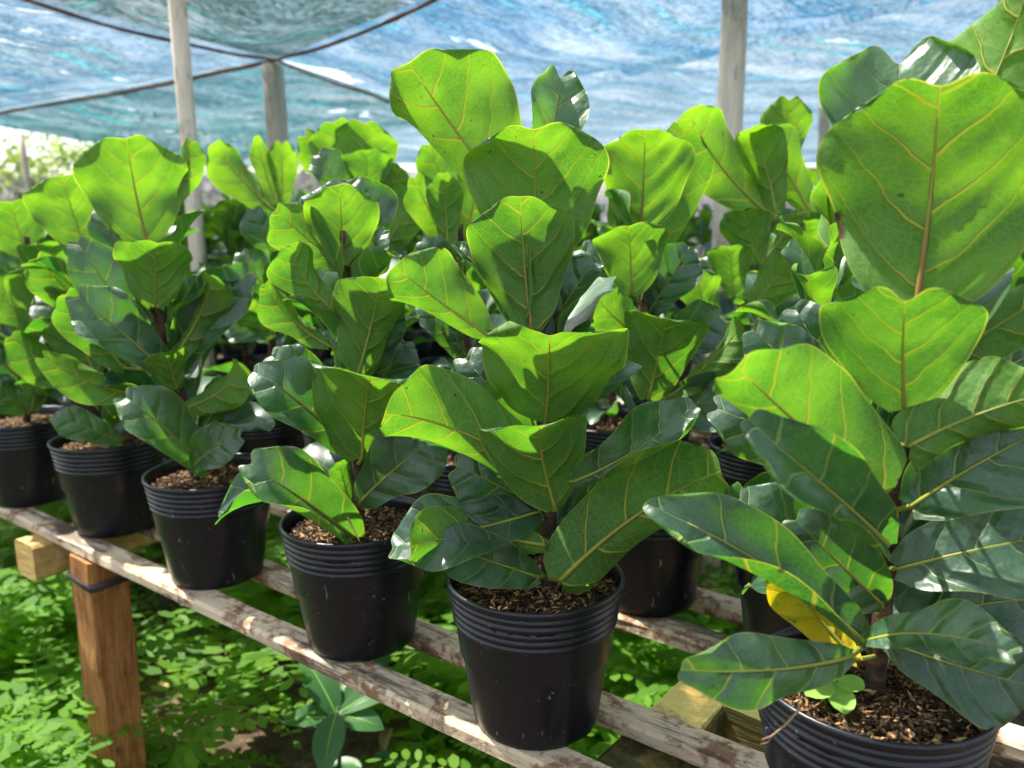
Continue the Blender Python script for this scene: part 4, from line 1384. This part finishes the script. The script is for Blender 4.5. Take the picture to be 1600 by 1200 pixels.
for (bx, by, tx, ty, wp, dy) in ((1302, 1062, 1272, 1026, 30, .004), (1300, 1072, 1258, 1086, 36, -.004), (1308, 1066, 1350, 1078, 34, .0), (1305, 1070, 1320, 1116, 36, -.012)):
    Y0 = sp_.y
    b = on_z(bx, by, sp_.z + .014) - sp_; t = on_z(tx, ty, sp_.z + .016 + dy) - sp_
    dd = Y0 / F_PX
    v, f = round_leaf(b, t, wp * dd * 1.28, Vector((0.0, -.3, 1)))
    put('leaf', mk(v, f), M_SEED, seed_root)
    m2 = MB(); m2.tube([Vector((0, 0, .014)), b * .5 + Vector((0, 0, .009)), b + (t - b) * .1], [.0008, .0007, .0006], 5)
    m2.build('leaf_stalk', M_SEED, seed_root)
# dry root hanging over the rim of that pot
pts = [on_y(1252, 1096, .578), on_y(1246, 1112, .566), on_y(1228, 1132, .556), on_y(1206, 1150, .553), on_y(1190, 1156, .552)]
mb = MB(); mb.tube(pts, [.0011, .001, .0009, .0007, .0004], 6)
mb.tube([pts[3], on_y(1200, 1160, .552), on_y(1188, 1163, .552)], [.0006, .0005, .0003], 5)
tag(mb.build('dry_root', M_LITTER), 'thin dry root hanging over the rim of the right-hand pot', 'root')
# pale dry stalk on the rim of the pot left of centre
mb = MB(); mb.tube([on_y(543, 808, .99), on_y(552, 826, .985), on_y(562, 846, .978)], [.0018, .0014, .0008], 6)
tag(mb.build('dry_stalk', M_ENDB), 'pale dry stalk poking out over the pot rim left of centre', 'stalk')

# broad-leaved weed below the bench
wb = on_z(520, 1180, 0.10)
wroot = empty('broad_leaved_weed', (wb.x, wb.y, 0))
tag(wroot, 'dark long-leaved weed growing up beneath the front slat, left of centre', 'weed')
top = on_y(528, 1105, wb.y) - Vector((wb.x, wb.y, 0))
mb = MB(); mb.tube([(0, 0, -.03), top * .5 + Vector((.006, 0, 0)), top], [.005, .0045, .004], 7)
mb.build('stalk', M_BROAD, wroot)
def lance(B, T, W, up, fold=.25):
    B, T = Vector(B), Vector(T)
    L = (T - B).length
    y = (T - B) / L
    z = (up - y * up.dot(y)).normalized()
    x = y.cross(z)
    v, f = [], []
    for j in range(13):
        t = j / 12
        wv_ = (math.sin(math.pi * min(1, t * .98 + .02)) ** .8) * W / 2 + .0006
        for i in range(7):
            u = (i - 3) / 3
            v.append(B + y * (L * t) + x * (u * wv_) + z * (abs(u) * wv_ * fold + .10 * L * 4 * t * (1 - t)))
    for j in range(12):
        for i in range(6):
            a = j * 7 + i
            f.append((a, a + 1, a + 8, a + 7))
    return v, f
for (tx, ty, wp, dy) in ((440, 1130, 42, -.02), (505, 1215, 48, -.10), (470, 1020, 52, .10), (640, 1070, 46, .06), (612, 1025, 40, .14), (600, 1140, 46, -.03), (545, 1020, 40, .16)):
    b = top + Vector((0, 0, RNG.uniform(-.03, .0)))
    t = on_y(tx, ty, wb.y + dy) - Vector((wb.x, wb.y, 0))
    v, f = lance(b, t, wp * wb.y / F_PX * 1.1, Vector((0, -.35, 1)))
    lf = put('leaf', mk(v, f), M_BROAD, wroot)
    mm_ = MB(); mm_.tube([v[j * 7 + 3] + Vector((0, 0, .001)) for j in range(12)], [.0022 * (1 - j / 13) for j in range(12)], 5)
    mm_.build('midrib', M_SEED, lf)

# fern-like ground cover: fronds of small leaflets
def fronds(regions, seed):
    rg = np.random.default_rng(seed)
    V, Fc, off = [], [], 0
    hexa = np.array([[0.0, 0.0], [.17, .25], [.21, .70], [0.0, 1.0], [-.21, .70], [-.17, .25]])
    for (n, xr, yr, hmax) in regions:
        for _ in range(n):
            if _ % 11 == 0:
                kx, ky, kz = rg.uniform(*xr), rg.uniform(*yr), rg.uniform(0.0, hmax)
            bx, by = kx + rg.normal(0, .035), ky + rg.normal(0, .035)
            L = rg.uniform(.14, .34)
            az = rg.uniform(0, 6.28)
            el = rg.uniform(.2, 1.25)
            z0 = kz * rg.uniform(.5, 1.0)
            d = np.array([math.cos(az), math.sin(az), 0.])
            x = np.array([-math.sin(az), math.cos(az), 0.])
            npair = int(rg.integers(9, 16))
            ls = L * rg.uniform(.15, .21)
            b = np.array([bx, by, z0])
            for i in range(npair * 2 + 1):
                t = (i // 2 + .8) / (npair + .5)
                c = b + d * (L * t * math.cos(el * (1 - .7 * t))) + np.array([0, 0, 1]) * L * (math.sin(el) * t - .55 * t * t)
                sgn = 1 if i % 2 else -1
                sz = ls * (1 - .45 * t) * rg.uniform(.85, 1.15)
                if i == npair * 2: dirn = d + np.array([0, 0, -.2])
                else: dirn = x * sgn + d * .35 + np.array([0, 0, rg.uniform(-.35, .25)])
                dirn = dirn / np.linalg.norm(dirn)
                nn = np.array([rg.uniform(-.3, .3), rg.uniform(-.3, .3), 1.])
                wdir = np.cross(dirn, nn); wdir /= np.linalg.norm(wdir)
                P = c + hexa[:, 1:2] * sz * 1.15 * dirn + hexa[:, 0:1] * sz * 1.25 * wdir
                V.append(P); Fc.append([[off, off + 1, off + 2, off + 3], [off, off + 3, off + 4, off + 5]]); off += 6
            # rachis as a thin ribbon
            w2 = x * .0012
            q0, q1, q2 = b, b + d * L * .5 * math.cos(el * .6) + np.array([0, 0, L * (math.sin(el) * .5 - .14)]), b + d * L * math.cos(el * .3) + np.array([0, 0, L * (math.sin(el) - .55)])
            V.append(np.array([q0 - w2, q0 + w2, q1 + w2, q1 - w2, q2 + w2 * .4, q2 - w2 * .4])); Fc.append([[off, off + 1, off + 2, off + 3], [off + 3, off + 2, off + 4, off + 5]]); off += 6
    return np.concatenate(V), np.array(Fc).reshape(-1, 4)
v, f = fronds([(760, (-2.1, .2), (1.25, 2.7), .26), (340, (-.2, .9), (.9, 2.2), .16), (700, (-3.5, 2.5), (2.4, 5.0), .12), (300, (-4, 4), (5, 9), .12)], 21)
tag(put('ground_cover', mk_np(v, f), M_WEED), 'dense fern-like green weeds covering the ground below the bench', 'weeds', kind='stuff')
# broad weed leaves mixed in
rg = random.Random(4)
V, Fq, off = [], [], 0
for _ in range(260):
    b = Vector((rg.uniform(-2.0, .9), rg.uniform(1.1, 3.0), rg.uniform(0.0, .10)))
    a = rg.uniform(0, 6.28); L = rg.uniform(.05, .12)
    t = b + Vector((math.cos(a) * L, math.sin(a) * L, rg.uniform(-.01, .06)))
    v, f = round_leaf(b, t, L * rg.uniform(.45, .7), Vector((rg.uniform(-.3, .3), rg.uniform(-.3, .3), 1)))
    V += v; Fq += [tuple(i + off for i in q) for q in f]; off = len(V)
tag(put('low_leaves', mk(V, Fq), M_BROAD), 'broad low leaves scattered among the weeds under the bench', 'weeds', kind='stuff')
# dry leaves on the soil under the bench
V, Fq, off = [], [], 0
for _ in range(500):
    b = Vector((rg.uniform(-2.2, 1.6), rg.uniform(.8, 4.5), rg.uniform(0.01, .03)))
    a = rg.uniform(0, 6.28); L = rg.uniform(.03, .10)
    t = b + Vector((math.cos(a) * L, math.sin(a) * L, rg.uniform(-.01, .03)))
    v, f = lance(b, t, L * rg.uniform(.3, .6), Vector((rg.uniform(-.6, .6), rg.uniform(-.6, .6), 1)), .5)
    V += v; Fq += [tuple(i + off for i in q) for q in f]; off = len(V)
tag(put('leaf_litter', mk(V, Fq), M_LITTER), 'brown dry leaf litter on the soil under the bench', 'leaf litter', kind='stuff')
